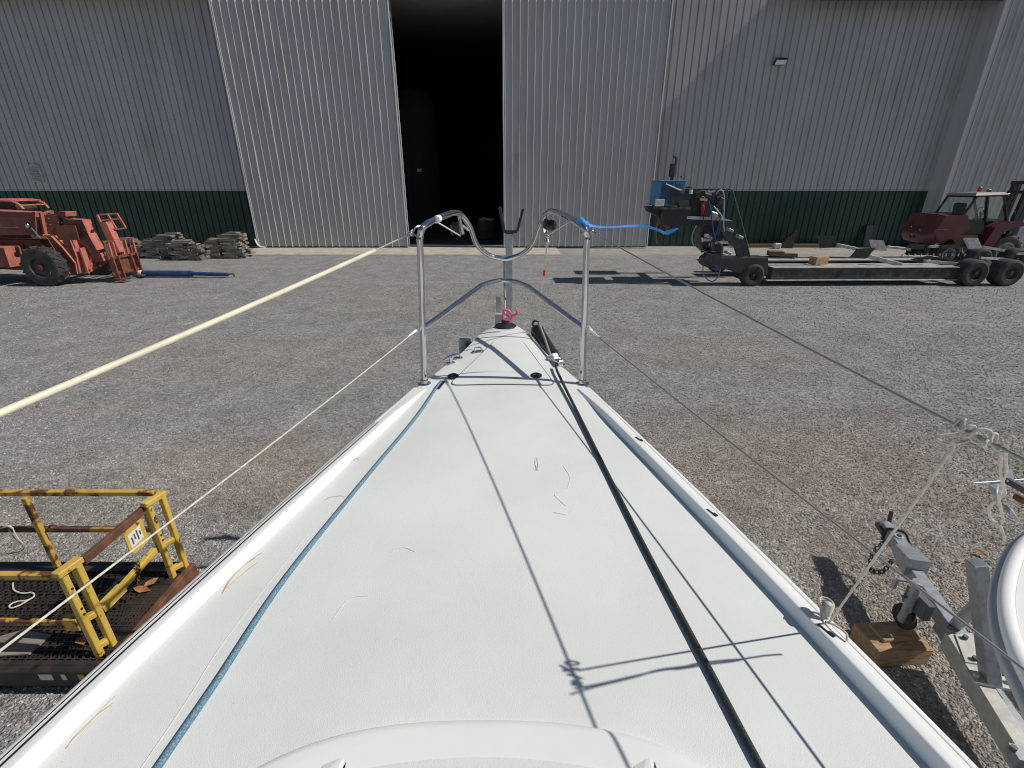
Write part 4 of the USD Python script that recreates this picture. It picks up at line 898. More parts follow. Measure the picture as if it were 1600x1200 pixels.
# anchor on the skiff's bow
an = thing('anchor', 'galvanized fluke anchor hanging off the bow of the white skiff', 'anchor', tuple(G(1570, 790, 1.62)))
A_ = lambda px, py, d=0: G(px, py, 1.62) + np.array([0, 0, d])
part(an, 'fluke', hull([A_(1544, 757), A_(1560, 750), A_(1572, 770), A_(1558, 783), A_(1556, 768, .008)]), 'galvanized', smooth=False)
part(an, 'fluke', hull([A_(1562, 783), A_(1582, 795), A_(1596, 818), A_(1578, 806), A_(1576, 796, .008)]), 'galvanized', smooth=False)
part(an, 'fluke', hull([A_(1543, 757, .0), A_(1553, 778, .0), A_(1558, 781, .005), A_(1548, 762, .005)]), 'galv_pale', smooth=False, label='pale fluke edge')
part(an, 'shank', bar(A_(1572, 755, .012), A_(1640, 800, .025), .013, .022), 'galv_dark')
part(an, 'crown', hull([A_(1568, 742, .02), A_(1578, 740, .02), A_(1582, 758, .02), A_(1570, 760, .02), A_(1576, 752, .0)]), 'galvanized', smooth=False)
part(an, 'stock', cyl(A_(1519, 758, .008), A_(1640, 749, .008), .0035, 8), 'galvanized')
part(an, 'bow_roller', [cyl(A_(1586, 778, .008), A_(1600, 786, .008), .013, 12)], 'timber_dark')
# ------------------------------------------------------------------ vehicles along the shed
def wheel(par, c, r, w, mt_rim, lugs=0, lab=None, hubmt='hub_red', rr=.56, n=30):
    """tyre + rim + hub, axis along y; c is the centre of the outer (near) face"""
    c = np.array(c, float); h = w / 2
    v, f = lathe([(rr * r, .01), (rr * r * 1.05, 0), (.80 * r, -.012), (.93 * r, .02 * r), (r, .10 * r), (r, w - .10 * r), (.93 * r, w - .02 * r), (.8 * r, w), (rr * r, w)], (0, 0, 0), 'y', n)
    ms = [(v + c, f)]
    if lugs:
        for k in range(lugs):
            for sd in (0, 1):
                a = (k + .5 * sd) / lugs * 2 * math.pi; y_ = w * (.29 if sd == 0 else .71)
                ms.append(cbox(c + np.array([r * 1.0 * math.cos(a), y_, r * 1.0 * math.sin(a)]), (.05, w * .5, .05), .008, rotm(ry=-a) @ rotm(rx=.5 * (1 if sd else -1))))
    wp = part(par, 'wheel', ms, 'rubber', world=False, label=lab)
    v, f = lathe([(rr * r, .0), (rr * r * .93, .004), (rr * r * .86, .03), (rr * r * .80, .085), (rr * r * .35, .075), (rr * r * .33, .06), (0, .06)], (0, 0, 0), 'y', 24)
    rp = part(wp, 'rim', (v + c, f), mt_rim, world=False)
    v, f = lathe([(.0, -.0), (rr * r * .2, .0), (rr * r * .27, .02), (rr * r * .3, .062)], (0, 0, 0), 'y', 12)
    part(wp, 'hub', [(v + c, f)] + [cbox(c + np.array([rr * r * .45 * math.cos(a), .066, rr * r * .45 * math.sin(a)]), (.03, .02, .03), .004) for a in np.arange(8) / 8 * 2 * math.pi], hubmt, world=False)
    return wp

# --- red telescopic handler, left
FR = Frame((-13.6, 13.5)); 
Z8 = lambda x, y: (x / 7.06, 290 + y / 7.06)
def rp(pts, v0): return [FR.uz(*Z8(*q), v0) for q in pts]
rt = thing('telescopic_handler', 'faded red telescopic handler with a fork carriage, parked at the left edge', 'forklift', (-13.6, 13.5, 0))
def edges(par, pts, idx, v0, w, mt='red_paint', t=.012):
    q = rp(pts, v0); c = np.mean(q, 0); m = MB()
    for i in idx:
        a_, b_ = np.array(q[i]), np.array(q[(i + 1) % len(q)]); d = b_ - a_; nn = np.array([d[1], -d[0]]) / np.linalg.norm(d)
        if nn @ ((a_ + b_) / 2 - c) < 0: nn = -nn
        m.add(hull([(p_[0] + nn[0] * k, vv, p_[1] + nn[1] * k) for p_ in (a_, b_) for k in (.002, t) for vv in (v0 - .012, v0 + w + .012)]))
    part(par, 'edge_plate', m, mt, smooth=False, world=False)  # thin caps painting the sunlit tone onto top and right-facing edges
def rpart(name, pts, v0, w, mt='red_shaded', holes=None, lb=None, par=None):
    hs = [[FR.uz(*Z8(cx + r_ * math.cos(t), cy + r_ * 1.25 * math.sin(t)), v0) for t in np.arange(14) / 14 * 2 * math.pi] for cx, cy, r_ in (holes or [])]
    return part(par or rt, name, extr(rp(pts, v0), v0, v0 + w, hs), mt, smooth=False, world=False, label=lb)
wc = FR.pt(*Z8(425, 905), 0); WR = .54
wheel(rt, (wc[0], 0.02, WR), WR, .36, 'rim_dark', 15, 'big front wheel with chunky lugs')
wheel(rt, (wc[0], 1.85, WR), WR, .36, 'rim_dark', 15)
wheel(rt, (wc[0] - 2.7, 0.02, WR), WR, .36, 'rim_dark', 15)
part(rt, 'axle', [tube([(wc[0], .3, WR), (wc[0], 1.9, WR)], .11, 12), box((wc[0] - .25, .8, WR - .2), (wc[0] + .25, 1.4, WR + .2), .05)], 'red_rust', world=False)
_e = rpart('side_step_box', [(-400, 690), (42, 690), (112, 900), (-400, 900)], .12, .52, lb='chassis box with a round hole')
edges(_e, [(-400, 690), (42, 690), (112, 900), (-400, 900)], (0, 1), .12, .52)
bx_ = rp([(42, 690), (112, 900)], .12)
part(rt, 'box_hole', cyl((bx_[0][0] * .6 + bx_[1][0] * .4 + .006, .42, bx_[0][1] * .62 + bx_[1][1] * .38), (bx_[0][0] * .6 + bx_[1][0] * .4 + .03, .42, bx_[0][1] * .62 + bx_[1][1] * .38 - .006), .085, 14), 'black_plastic', world=False)
rpart('chassis', [(-400, 590), (430, 600), (520, 720), (520, 930), (150, 930), (-400, 900)], .75, .75, 'red_rust')
bm = rpart('boom', [(-400, 268), (355, 300), (380, 540), (-400, 560)], .55, .5, lb='outer boom section')
edges(bm, [(-400, 268), (355, 300), (380, 540), (-400, 560)], (0,), .55, .5)
rpart('stripe', [(-400, 440), (210, 462), (210, 468), (-400, 448)], .546, .003, 'roof_grey', par=bm)
rpart('dent_line', [(-400, 520), (330, 528), (330, 545), (-400, 540)], .545, .004, 'red_rust', par=bm)
_e = rpart('boom_collar', [(350, 292), (385, 292), (405, 560), (372, 560)], .52, .56)
edges(_e, [(350, 292), (385, 292), (405, 560), (372, 560)], (0, 1), .52, .56)
_e = rpart('collar_rib', [(425, 300), (445, 300), (500, 560), (478, 560)], .52, .30)
edges(_e, [(425, 300), (445, 300), (500, 560), (478, 560)], (0, 1), .52, .30)
rpart('boom_tip', [(440, 318), (560, 322), (640, 335), (645, 600), (490, 575)], .60, .4, 'red_rust')
for k, (x_, y_) in enumerate(((480, 360), (540, 365), (515, 425), (560, 430), (645, 405), (685, 410))):
    u_, z_ = FR.uz(*Z8(x_, y_), .60); part(rt, 'bolt', cyl((u_, .58, z_), (u_, .6, z_), .012, 6), 'roof_grey', world=False)
rpart('tilt_link', [(555, 322), (640, 300), (725, 300), (725, 370), (640, 350), (620, 430), (600, 430)], .62, .3, 'red_rust')
_e = rpart('link_block', [(650, 292), (722, 292), (722, 340), (650, 335)], .60, .34)
edges(_e, [(650, 292), (722, 292), (722, 340), (650, 335)], (0, 1), .60, .34)
rpart('side_plate', [(610, 440), (825, 440), (870, 600), (640, 600)], .44, .03, 'red_rust', lb='dark flat plate on the boom side')
_e = rpart('boom_head', [(700, 372), (905, 380), (985, 560), (1135, 830), (1050, 850), (960, 700), (880, 640), (720, 590)], .62, .26, lb='boom head sloping down to the forks')
edges(_e, [(700, 372), (905, 380), (985, 560), (1135, 830), (1050, 850), (960, 700), (880, 640), (720, 590)], (0, 1, 2), .62, .26)
for (x_, y_), r_ in (((920, 495), .055), ((1045, 700), .05)):
    u_, z_ = FR.uz(*Z8(x_, y_), .62); part(rt, 'head_pin', cyl((u_, .60, z_), (u_, .625, z_), r_, 14), 'rim_dark', world=False)
for t in (.30, .78):
    q0, q1 = rp([(905, 380), (1135, 830)], .62); qu, qz = q0[0] + (q1[0] - q0[0]) * t, q0[1] + (q1[1] - q0[1]) * t
    part(rt, 'slot_hole', cbox((qu + .004, .75, qz + .01), (.02, .11, .16), .006, rotm(ry=-.35 + 1.0)), 'black_plastic', world=False)
_e = rpart('frame_leg', [(470, 545), (540, 600), (640, 760), (780, 975), (850, 975), (830, 860), (690, 690), (560, 560)], .38, .22)
edges(_e, [(470, 545), (540, 600), (640, 760), (780, 975), (850, 975), (830, 860), (690, 690), (560, 560)], (0, 1, 2, 4, 5, 6), .38, .22)
_e = rpart('frame_leg', [(600, 610), (700, 610), (790, 760), (870, 975), (800, 975), (740, 830)], .55, .35, 'red_rust')
edges(_e, [(600, 610), (700, 610), (790, 760), (870, 975), (800, 975), (740, 830)], (1, 2), .55, .35)
_e = rpart('frame_leg', [(690, 600), (770, 600), (840, 780), (880, 965), (800, 960), (760, 800)], .42, .36)
edges(_e, [(690, 600), (770, 600), (840, 780), (880, 965), (800, 960), (760, 800)], (1, 2), .42, .36)
sp_ = rp([(862, 690), (882, 975)], .45)
part(rt, 'front_plate', hull([(sp_[0][0] + d_, v_, z_) for d_ in (0, .05) for v_, z_ in ((.45, sp_[0][1]), (1.1, sp_[0][1]), (.45, sp_[1][1] + .02), (1.2, sp_[1][1] + .20), (1.2, sp_[0][1] - .1))]), 'red_paint', smooth=False, world=False, label='broad plate across the front of the frame')
part(rt, 'plate_rib', [bar((sp_[0][0] + .09, .5, sp_[1][1] + .12), (sp_[0][0] + .09, .85, sp_[0][1] - .02), .07, .05)], 'red_paint', world=False)
part(rt, 'plate_rib', [bar((sp_[0][0] + .08, .8, sp_[1][1] + .15), (sp_[0][0] + .08, 1.1, sp_[0][1] - .05), .07, .04)], 'red_rust', world=False)
# cab guard
CY0, CY1 = 1.15, 1.95
near = [FR.pt(*Z8(*q), CY0) for q in ((-500, 162), (-60, 158), (140, 170), (220, 215), (262, 262))]
nr_ = np.array(near)
far_ = nr_ + [0, CY1 - CY0, 0]
cg = part(rt, 'cab_guard', [tube(fillet(nr_, .15), .035, 8), tube(fillet(far_, .15), .035, 8)], 'red_paint', world=False, label='tubular roof guard')
for t_ in (0.15, .45, .75): 
    q = nr_[1] + (nr_[2] - nr_[1]) * t_; part(cg, 'roof_bar', bar(q, q + [0, CY1 - CY0, 0], .06, .03), 'red_paint', world=False)
part(cg, 'roof_plate', hull([nr_[0] + [0, 0, .0], nr_[2] - [.4, 0, 0], nr_[0] + [0, CY1 - CY0, 0], nr_[2] + [-.4, CY1 - CY0, 0], nr_[0] + [0, 0, .03], nr_[2] + [-.4, 0, .03], nr_[0] + [0, CY1 - CY0, .03], nr_[2] + [-.4, CY1 - CY0, .03]]), 'red_rust', world=False)
part(cg, 'front_louvre', [bar(nr_[2] + [.03, 0, .01], nr_[2] + [.03, CY1 - CY0, .01], .08, .03), bar(nr_[3], nr_[3] + [0, CY1 - CY0, 0], .10, .03), bar(nr_[2] * .5 + nr_[3] * .5 + [0, CY1 - CY0 - .1, 0], nr_[2] * .5 + nr_[3] * .5 + [0, CY1 - CY0, 0], .2, .03)], 'red_paint', world=False)
zc_ = nr_[4][2]; part(rt, 'cab', hull([(nr_[0][0], CY0 + .03, .9), (nr_[4][0] - .05, CY0 + .03, .9), (nr_[0][0], CY1 - .03, .9), (nr_[4][0] - .05, CY1 - .03, .9), (nr_[0][0], CY0 + .03, zc_ + .16), (nr_[3][0] - .2, CY0 + .03, zc_ + .16), (nr_[0][0], CY1 - .03, zc_ + .16), (nr_[3][0] - .2, CY1 - .03, zc_ + .16)]), 'dark_metal', world=False, label='dark open cab')
u_, z_ = FR.uz(*Z8(340, 440), .5); part(rt, 'headlamp', [ball((u_, .42, z_), .085, 2, (.7, .8, 1)), bar((u_ + .05, .44, z_ - .05), (u_ + .16, .5, z_ - .35), .03)], 'chrome', world=False)
# hose coils on top
part(rt, 'hose', tube(spline([FR.pt(*Z8(*q), .75) for q in ((250, 268), (420, 275), (520, 300), (600, 330), (700, 345), (800, 350))], 5), .022, 8), 'hose_black', world=False)
part(rt, 'hose', tube(spline([FR.pt(*Z8(*q), .7) for q in ((500, 300), (560, 340), (640, 340), (740, 345), (810, 345))], 5), .025, 8), 'hose_black', world=False)
# carriage, forks, rack
V0, V1 = .55, 1.75
tp, md, bt = [np.array(FR.pt(*Z8(*q), V0)) for q in ((1128, 622), (1180, 805), (1262, 1035))]
dv = np.array([0, V1 - V0, 0]); bt[2] = max(bt[2], .05)
ca = part(rt, 'carriage', [bar(tp, tp + dv, .06, .05), bar(md, md + dv, .09, .07), bar(bt * .75 + md * .25, bt * .75 + md * .25 + dv, .05, .08)], 'red_rust', world=False, smooth=False)
part(ca, 'back_plate', hull([q_ + np.array([-.05, 0, 0]) + o_ + np.array([d_, 0, 0]) for q_ in (md * .55 + tp * .45, md * .3 + bt * .7) for o_ in (dv * .12, dv * .9) for d_ in (0, .02)]), 'red_rust', world=False, smooth=False)
for k in range(8):
    o = dv * (k + .3) / 7.6; part(ca, 'grille_bar', bar(tp + o, md + o, .035, .05), 'red_paint' if k % 3 else 'red_rust', world=False, smooth=False)
for o in (dv * .02, dv * .20, dv * .62, dv * .82):
    part(rt, 'fork', [bar(md + o + [.03, .07, .03], bt + o + [.03, .07, 0], .05, .16, up=(1, 0, 0)), bar(bt + o + [.0, .07, -.01], bt + o + [.28, .07, -.02], .15, .04)], 'red_rust', world=False, smooth=False)
pq = rp([(1095, 415), (1165, 400), (1320, 735), (1255, 760)], .95)
part(rt, 'carriage_post', extr(pq, .95, 1.17), 'red_paint', smooth=False, world=False)
t1, t2, t3 = [np.array(FR.pt(*Z8(*q), .85)) for q in ((1072, 322), (1085, 385), (1120, 415))]
dq = np.array([0, .72, 0]); t4 = t1 + [.14, 0, -.42]
rk = part(rt, 'top_rack', [bar(t1, t1 + dq, .05, .04), bar(t2 + [.03, 0, 0], t2 + [.03, .72, 0], .04, .04), bar(t4 + [0, .25, 0], t4 + dq, .05, .04)], 'red_rust', world=False, smooth=False, label='open box rack above the carriage')
for k in (0, .36, .72): part(rk, 'rack_upright', bar(t1 + [0, k, 0], (t4 if k else t3 * .7 + t2 * .3) + [0, k, 0], .045, .05), 'red_paint', world=False, smooth=False)
# blue tube boom lying on the gravel
q0, q1, q2 = G(197, 427, .12), G(300, 427.5, .11), G(356, 429, .09)
bb = thing('crane_jib', 'blue telescopic tube jib lying on the gravel in front of the red forks', 'jib', (q0[0], q0[1], 0))
part(bb, 'outer_tube', tube([q0, q1], .09, 14), 'blue_steel'); part(bb, 'inner_tube', tube([q1 - [.05, 0, 0], q2], .06, 12), 'blue_steel')
part(bb, 'decal', tube([q0 + (q1 - q0) * .1, q0 + (q1 - q0) * .26], 0.0915, 14, caps=False), 'sticker_white')
part(bb, 'base_plate', hull([q0 + np.array(o) for o in ((-.25, -.25, -.12), (.55, -.35, -.12), (.5, .2, -.12), (-.2, .2, -.12), (-.15, -.02, .09), (.05, -.02, .09))]), 'blue_paint', smooth=False)
part(bb, 'hook', [tube(spline([q2, q2 + [.12, 0, .02], q2 + [.2, 0, .0], q2 + [.17, 0, -.06]], 4), .025, 6)], 'rust_brown')
part(bb, 'ground_bar', bar(q0 + [.5, -.1, -.10], q2 + [-.1, -.05, -.085], .05, .03), 'steel_dusty')

# --- stacks of weathered boards against the shed
def stack(px0, px1, top, base, label, piles, seed, pale=False):
    rr = random.Random(seed); a_, b_ = G(px0, base, 0), G(px1, base, 0); yc = a_[1] + .35
    sc_ = yc / a_[1]; x0_, x1_ = a_[0] * sc_, b_[0] * sc_
    t = thing('board_stack', label, 'lumber stack', ((x0_ + x1_) / 2, yc, 0), group=None)
    ht = P((px0 + px1) / 2, top, yc)[2]
    for f0, f1, hf in piles:
        xa, xb = x0_ + (x1_ - x0_) * f0, x0_ + (x1_ - x0_) * f1; z = .05
        part(t, 'bearer', box((xa + .05, yc - .4, 0), (xa + .14, yc + .4, .05)), 'board_d', smooth=False); part(t, 'bearer', box((xb - .14, yc - .4, 0), (xb - .05, yc + .4, .05)), 'board_d', smooth=False)
        while z < ht * hf:
            th = rr.choice([.04, .05, .065, .08]); y_ = yc - .42
            for _ in range(3):
                w_ = rr.uniform(.2, .32); dx_ = rr.uniform(-.14, .14); L = (xb - xa) * rr.uniform(.68, 1.0)
                part(t, 'board', cbox(((xa + xb) / 2 + dx_, y_ + w_ / 2, z + th / 2), (L, w_ - .02, th - .005), 0, rotm(rr.uniform(-.03, .03), rr.uniform(-.03, .03), rr.uniform(-.16, .16))), 'board_' + rr.choice('abbbdd' if not pale else 'aabccd'), smooth=False)
                y_ += w_
            z += th
        if rr.random() < .8:
            part(t, 'board', cbox(((xa + xb) / 2 + rr.uniform(-.2, .2), yc, z + .04), ((xb - xa) * .7, .2, .04), 0, rotm(rr.uniform(-.05, .05), rr.uniform(-.12, .12), rr.uniform(-.5, .5))), 'board_c', smooth=False)
stack(196, 244, 371, 403, 'lowest tumbled stack of old boards, just right of the red forks', [(0, .55, .9), (.45, 1, .6)], 3)
stack(236, 287, 360, 404, 'tall uneven stack of dark boards with a loose top piece, second from the forks', [(0, .5, .6), (.42, 1, .85)], 5)
stack(279, 328, 372, 407, 'flat topped stack of grey boards, third from the forks', [(0, .62, .8), (.6, 1, .62), (.1, .9, .45)], 9)
stack(332, 388, 361, 404, 'tidiest stack of boards, beside the left sliding door', [(0, .5, .66), (.42, 1, .86)], 12, True)
# --- black hydraulic boat trailer with a raised engine deck, right
FY = Frame((7.3, 13.62), 0.02)
Z5 = lambda x, y: (1000 + x / 5.215, 230 + y / 5.215)
Z6 = lambda x, y: (1200 + x / 6.667, 330 + y / 6.667)
Z7 = lambda x, y: (1400 + x / 6.315, 270 + y / 6.315)
yt = thing('hydraulic_trailer', 'long black hydraulic boat trailer with a raised blue engine box at its front', 'boat trailer', (7.3, 13.62, 0), 0.02)
def yp(name, Z, pts, v0, w, mt='steel_black', lb=None, par=None, smooth=False):
    return part(par or yt, name, extr([FY.uz(*Z(*q), v0) for q in pts], v0, v0 + w), mt, smooth=smooth, world=False, label=lb)
Y = lambda Z, q, v: FY.pt(*Z(*q), v)
def ytube(name, Z, pts, v, r, mt, n=6, par=None, k=6, lb=None):
    vs = v if np.ndim(v) else [v] * len(pts)
    return part(par or yt, name, tube(spline([Y(Z, q, w_) for q, w_ in zip(pts, vs)], k), r, n), mt, world=False, label=lb)
u0, zt0 = FY.uz(1208, 421.5, 0); u1, zt1 = FY.uz(1502, 416.2, 0); zb0 = FY.uz(1208, 437, 0)[1]
ZT, ZB = (zt0 + zt1) / 2, zb0
r1 = part(yt, 'side_rail', box((u0, 0, ZB), (u1, .30, ZT), .012), 'steel_dusty', world=False, label='near side rail with square sockets')
part(r1, 'bottom_flange', box((u0 - .15, -.05, ZB - .03), (u1, .34, ZB - .002), .004), 'arm_grey', world=False)
part(r1, 'top_flange', box((u0, -.02, ZT + .002), (u1, .33, ZT + .022), .004), 'deck_dust', world=False)
for px in (1310, 1357, 1403, 1450):
    u_, z_ = FY.uz(px, 428, 0); part(r1, 'socket', box((u_ - .075, -.006, z_ - .075), (u_ + .075, .003, z_ + .075)), 'black_gloss', world=False)
VF = 2.15
r2 = part(yt, 'side_rail', box((u0 - .05, VF, ZB), (u1 + 1.2, VF + .3, ZT), .012), 'steel_dusty', world=False, label='far side rail')
part(r2, 'top_flange', box((u0 - .05, VF - .02, ZT + .002), (u1 + 1.2, VF + .34, ZT + .022), .004), 'deck_dust', world=False)
for px in (1315, 1395, 1480):
    u_, z_ = FY.uz(px, 404, VF); part(r2, 'socket', box((u_ - .08, VF - .006, ZT - .22), (u_ + .08, VF + .003, ZT - .08)), 'black_gloss', world=False)
part(yt, 'inner_deck', box((u0 + .1, .335, ZT - .06), (u1 - .05, 1.0, ZT - .012), .01), 'deck_dust', world=False)
part(yt, 'inner_deck', box((u0 + .1, VF - .45, ZT - .06), (u1 + .6, VF - .03, ZT - .012), .01), 'deck_dust', world=False)
for uu in (u0 + .1, u0 + 2.2, u0 + 4.1, u1 - .4):
    part(yt, 'cross_beam', box((uu - .09, .3, ZB + .03), (uu + .09, VF, ZT - .10), .01), 'steel_black', world=False)
for k in range(5):
    a_, b_ = Y(Z6, (80 + 40 * k, 530 + 14 * k), .2), Y(Z6, (330 + 12 * k, 545 + 12 * k), .2)
    part(yt, 'tread_bar', box((u0 + .05, .36 + .075 * k, ZT + .0), (u0 + 1.3, .40 + .075 * k, ZT + .03)), 'arm_grey', world=False)
# wheels
def ywheel(Z, q, r, w, v, lb=None):
    c = Y(Z, q, v); wheel(yt, (c[0], v, r), r, w, 'rim_dark', 0, lb, 'rim_dark', .55, 28)
RW = .34
ywheel(Z7, (800, 985), .37, .42, -.22, 'near rear wheel, front one of the pair'); ywheel(Z7, (1150, 985), .37, .42, -.22, 'near rear wheel, hind one of the pair')
ywheel(Z7, (800, 985), .37, .42, VF + .2); ywheel(Z7, (1150, 985), .37, .42, VF + .2)
ywheel(Z5, (925, 1065), .31, .30, -.05, 'small front wheel')
c = Y(Z5, (925, 1065), -.05); wheel(yt, (c[0], VF + .1, .31), .31, .3, 'rim_dark', 0, None, 'rim_dark', .55, 28)
part(yt, 'axle_beam', [cyl((Y(Z7, (800, 985), -.2)[0], .1, .4), (Y(Z7, (800, 985), -.2)[0], VF + .3, .4), .07, 10), cyl((Y(Z7, (1150, 985), -.2)[0], .1, .4), (Y(Z7, (1150, 985), -.2)[0], VF + .3, .4), .07, 10)], 'steel_black', world=False)
part(yt, 'rear_link', [bar(Y(Z7, (830, 840), .6), Y(Z7, (1060, 850), .8), .06), bar(Y(Z7, (900, 870), .3), Y(Z7, (990, 960), .3), .08), bar(Y(Z7, (1200, 800), 1.2), Y(Z7, (1300, 800), 1.2), .06)], 'arm_grey', world=False, smooth=False)
# front frame: fender, swan neck arms, upper deck
yp('front_frame', Z5, [(640, 905), (1043, 905), (1043, 1040), (1010, 1040), (985, 985), (870, 985), (830, 1030), (660, 985), (560, 985), (515, 935), (640, 905)], .0, .5, lb='front frame over the small wheel')
yp('front_frame', Z5, [(640, 905), (1043, 900), (1043, 960), (660, 960)], 1.5, .6)
yp('neck_arm', Z5, [(665, 690), (700, 690), (810, 765), (845, 893), (800, 893), (775, 815), (690, 745)], .15, .12)
yp('neck_arm', Z5, [(665, 600), (770, 600), (800, 730), (760, 740), (735, 640), (665, 650)], 1.2, .15)
yp('neck_arm', Z5, [(720, 640), (765, 640), (880, 800), (895, 893), (850, 893), (835, 820)], 1.3, .12)
yp('lower_column', Z5, [(495, 640), (680, 640), (680, 860), (640, 905), (560, 870), (500, 820)], .5, .55, lb='dark column of hydraulics beneath the engine deck')
yp('deck_beam', Z5, [(185, 500), (400, 500), (400, 585), (668, 592), (668, 640), (190, 634)], .3, .16, lb='black side beam of the engine deck')
yp('deck_beam', Z5, [(200, 500), (420, 500), (420, 585), (668, 592), (668, 640), (205, 634)], 2.0, .16)
yp('far_locker', Z5, [(215, 320), (420, 320), (420, 500), (215, 500)], 1.75, .75, 'steel_black')  # added box, mostly hidden, thickens the ground shadow of the engine deck
yp('deck_beam', Z5, [(640, 592), (670, 592), (670, 640), (640, 640)], .46, 1.54)
dk = Y(Z5, (190, 500), .3); dk2 = Y(Z5, (400, 500), .3); dk3 = Y(Z5, (668, 592), .3)
part(yt, 'engine_deck', [box((dk[0] - .25, .2, dk[2] - .02), (dk2[0], 1.3, dk[2] + .03)), box((dk2[0], .31, dk3[2]), (dk3[0], 1.4, dk3[2] + .03))], 'steel_dusty', world=False, smooth=False)
yp('deck_tray', Z5, [(380, 560), (668, 575), (760, 600), (668, 598), (385, 585)], .26, .03, 'arm_grey')
yp('front_hook', Z5, [(55, 490), (180, 490), (180, 540), (140, 560), (60, 520)], .5, .2)
# engine box
ea, eb = Y(Z5, (205, 470), .32), Y(Z5, (418, 270), .32); et = Y(Z5, (205, 292), .32)
EV0, EV1 = .32, 1.12
ul = Y(Z5, (80, 480), 1.0)[0]
ue = Y(Z5, (425, 270), EV1)[0]
zt_e, zb_e = Y(Z5, (240, 268), .32)[2], Y(Z5, (205, 478), .32)[2]
ub, ul_ = Y(Z5, (300, 300), EV0)[0] + .25, Y(Z5, (92, 290), EV1)[0]
eb_ = part(yt, 'engine_box', box((ul_, EV0, zb_e), (ub, EV1, zt_e - .03), .012), 'blue_paint', world=False, label='boxy blue engine housing')
part(eb_, 'lid', box((ul_ - .03, EV0 - .03, zt_e - .028), (ub + .03, EV1 + .03, zt_e + .0), .012), 'blue_paint', world=False)
part(eb_, 'side_door', box((ul_ + .06, EV0 - .012, zb_e + .05), (ul_ + .36, EV0 - .001, zt_e - .07), .003), 'blue_steel', world=False)
part(eb_, 'panel_gap', box((ul_ + .42, EV0 - .008, zb_e + .02), (ul_ + .435, EV0 - .001, zt_e - .05)), 'black_plastic', world=False)
for k in range(4): part(eb_, 'louvre', box((ub - .30, EV0 - .014, zt_e - .14 - .05 * k), (ub - .06, EV0 - .001, zt_e - .12 - .05 * k), .003), 'blue_steel', world=False)
c = Y(Z5, (263, 235), .75); zt2 = Y(Z5, (263, 135), .75)[2]
mf = part(yt, 'muffler', [cyl((c[0], .75, zt_e), (c[0], .75, zt_e + .09), .04, 10), cyl((c[0], .75, zt_e + .09), (c[0], .75, zt2), .10, 16)], 'steel_black', world=False)
part(mf, 'exhaust_pipe', tube(spline([(c[0] + .05, .75, zt2 - .2)] + [Y(Z5, q, .75) for q in ((292, 130), (296, 95), (288, 78), (275, 80))], 5), .035, 10), 'steel_black', world=False)
part(eb_, 'lid_knob', [ball(Y(Z5, (338, 240), .7), .03, 1)], 'black_plastic', world=False)
ca_, cb_ = Y(Z5, (125, 425), .2), Y(Z5, (192, 482), .2)
part(yt, 'sign_box', box((ca_[0], .17, cb_[2]), (cb_[0], .23, ca_[2]), .01), 'arm_grey', world=False, label='pale control box below the blue housing')
# pump and machinery clutter on the deck
yp('pump_body', Z5, [(250, 340), (300, 330), (330, 380), (400, 380), (415, 420), (330, 430), (300, 470), (250, 470)], .30, .3, 'steel_black')
yp('battery_box', Z5, [(415, 345), (495, 345), (505, 470), (560, 560), (560, 585), (420, 575)], .45, .4, 'steel_black')
yp('valve_block', Z5, [(500, 390), (545, 390), (555, 470), (510, 545), (495, 540)], .40, .15, 'steel_dusty')
yp('pump_cover', Z5, [(310, 440), (400, 430), (405, 500), (330, 500)], .25, .2, 'steel_dusty')
c = Y(Z5, (415, 355), .4); part(yt, 'filter_can', [cyl(c - [0, 0, .08], c + [0, 0, .06], .045, 12)], 'sticker_white', world=False)
ytube('red_hose', Z5, [(500, 405), (530, 420), (520, 460), (505, 500), (515, 540)], .36, .028, 'red_tape')
ytube('red_hose', Z5, [(505, 470), (520, 490), (512, 530), (495, 545)], .33, .022, 'red_tape')
ytube('steel_pipe', Z5, [(210, 300), (260, 320), (330, 350), (350, 340)], .3, .018, 'arm_grey')
for k, (pts, mt) in enumerate([
    ([(560, 440), (580, 520), (585, 600), (600, 690), (612, 760), (600, 795), (570, 800)], 'hose_blue'), ([(590, 470), (640, 520), (655, 600), (650, 660), (625, 710), (600, 720)], 'hose_blue'),
    ([(545, 350), (570, 420), (600, 480), (640, 540), (640, 600), (622, 690)], 'hose_black'), ([(660, 540), (640, 640), (612, 720), (575, 780), (590, 830)], 'hose_blue'),
    ([(620, 380), (650, 350), (680, 370), (685, 470), (680, 600), (683, 720), (665, 800)], 'hose_grey'), ([(670, 790), (665, 930), (640, 1050), (590, 1092), (540, 1070), (513, 1020), (518, 940)], 'hose_grey'),
    ([(545, 470), (520, 560), (510, 640), (490, 740), (500, 830), (540, 850), (580, 830)], 'hose_black'), ([(460, 640), (430, 700), (425, 760), (440, 800)], 'hose_grey'), ([(700, 350), (690, 450), (672, 560)], 'hose_black'), ([(600, 480), (660, 550), (672, 590)], 'arm_grey')]):
    ytube('hose', Z5, pts, .18 + .05 * (k % 3), .016, mt)
c = Y(Z5, (545, 755), .4)
part(yt, 'hydraulic_motor', [cyl(c + [-.13, 0, 0], c + [.12, 0, .04], .07, 12), ball(c + [.0, -.06, .09], .06, 1), cbox(c + [-.05, -.05, .13], (.12, .1, .12), .02)], 'steel_dull', world=False)
yp('winch_frame', Z5, [(515, 905), (560, 870), (640, 880), (640, 960), (560, 980), (512, 960)], -.02, .3, 'steel_black')
yp('winch_drum', Z5, [(610, 965), (640, 965), (640, 1000), (610, 1000)], -.06, .2, 'blue_steel')
yp('step_plate', Z5, [(655, 775), (715, 768), (720, 785), (660, 790)], .1, .25, 'arm_grey')
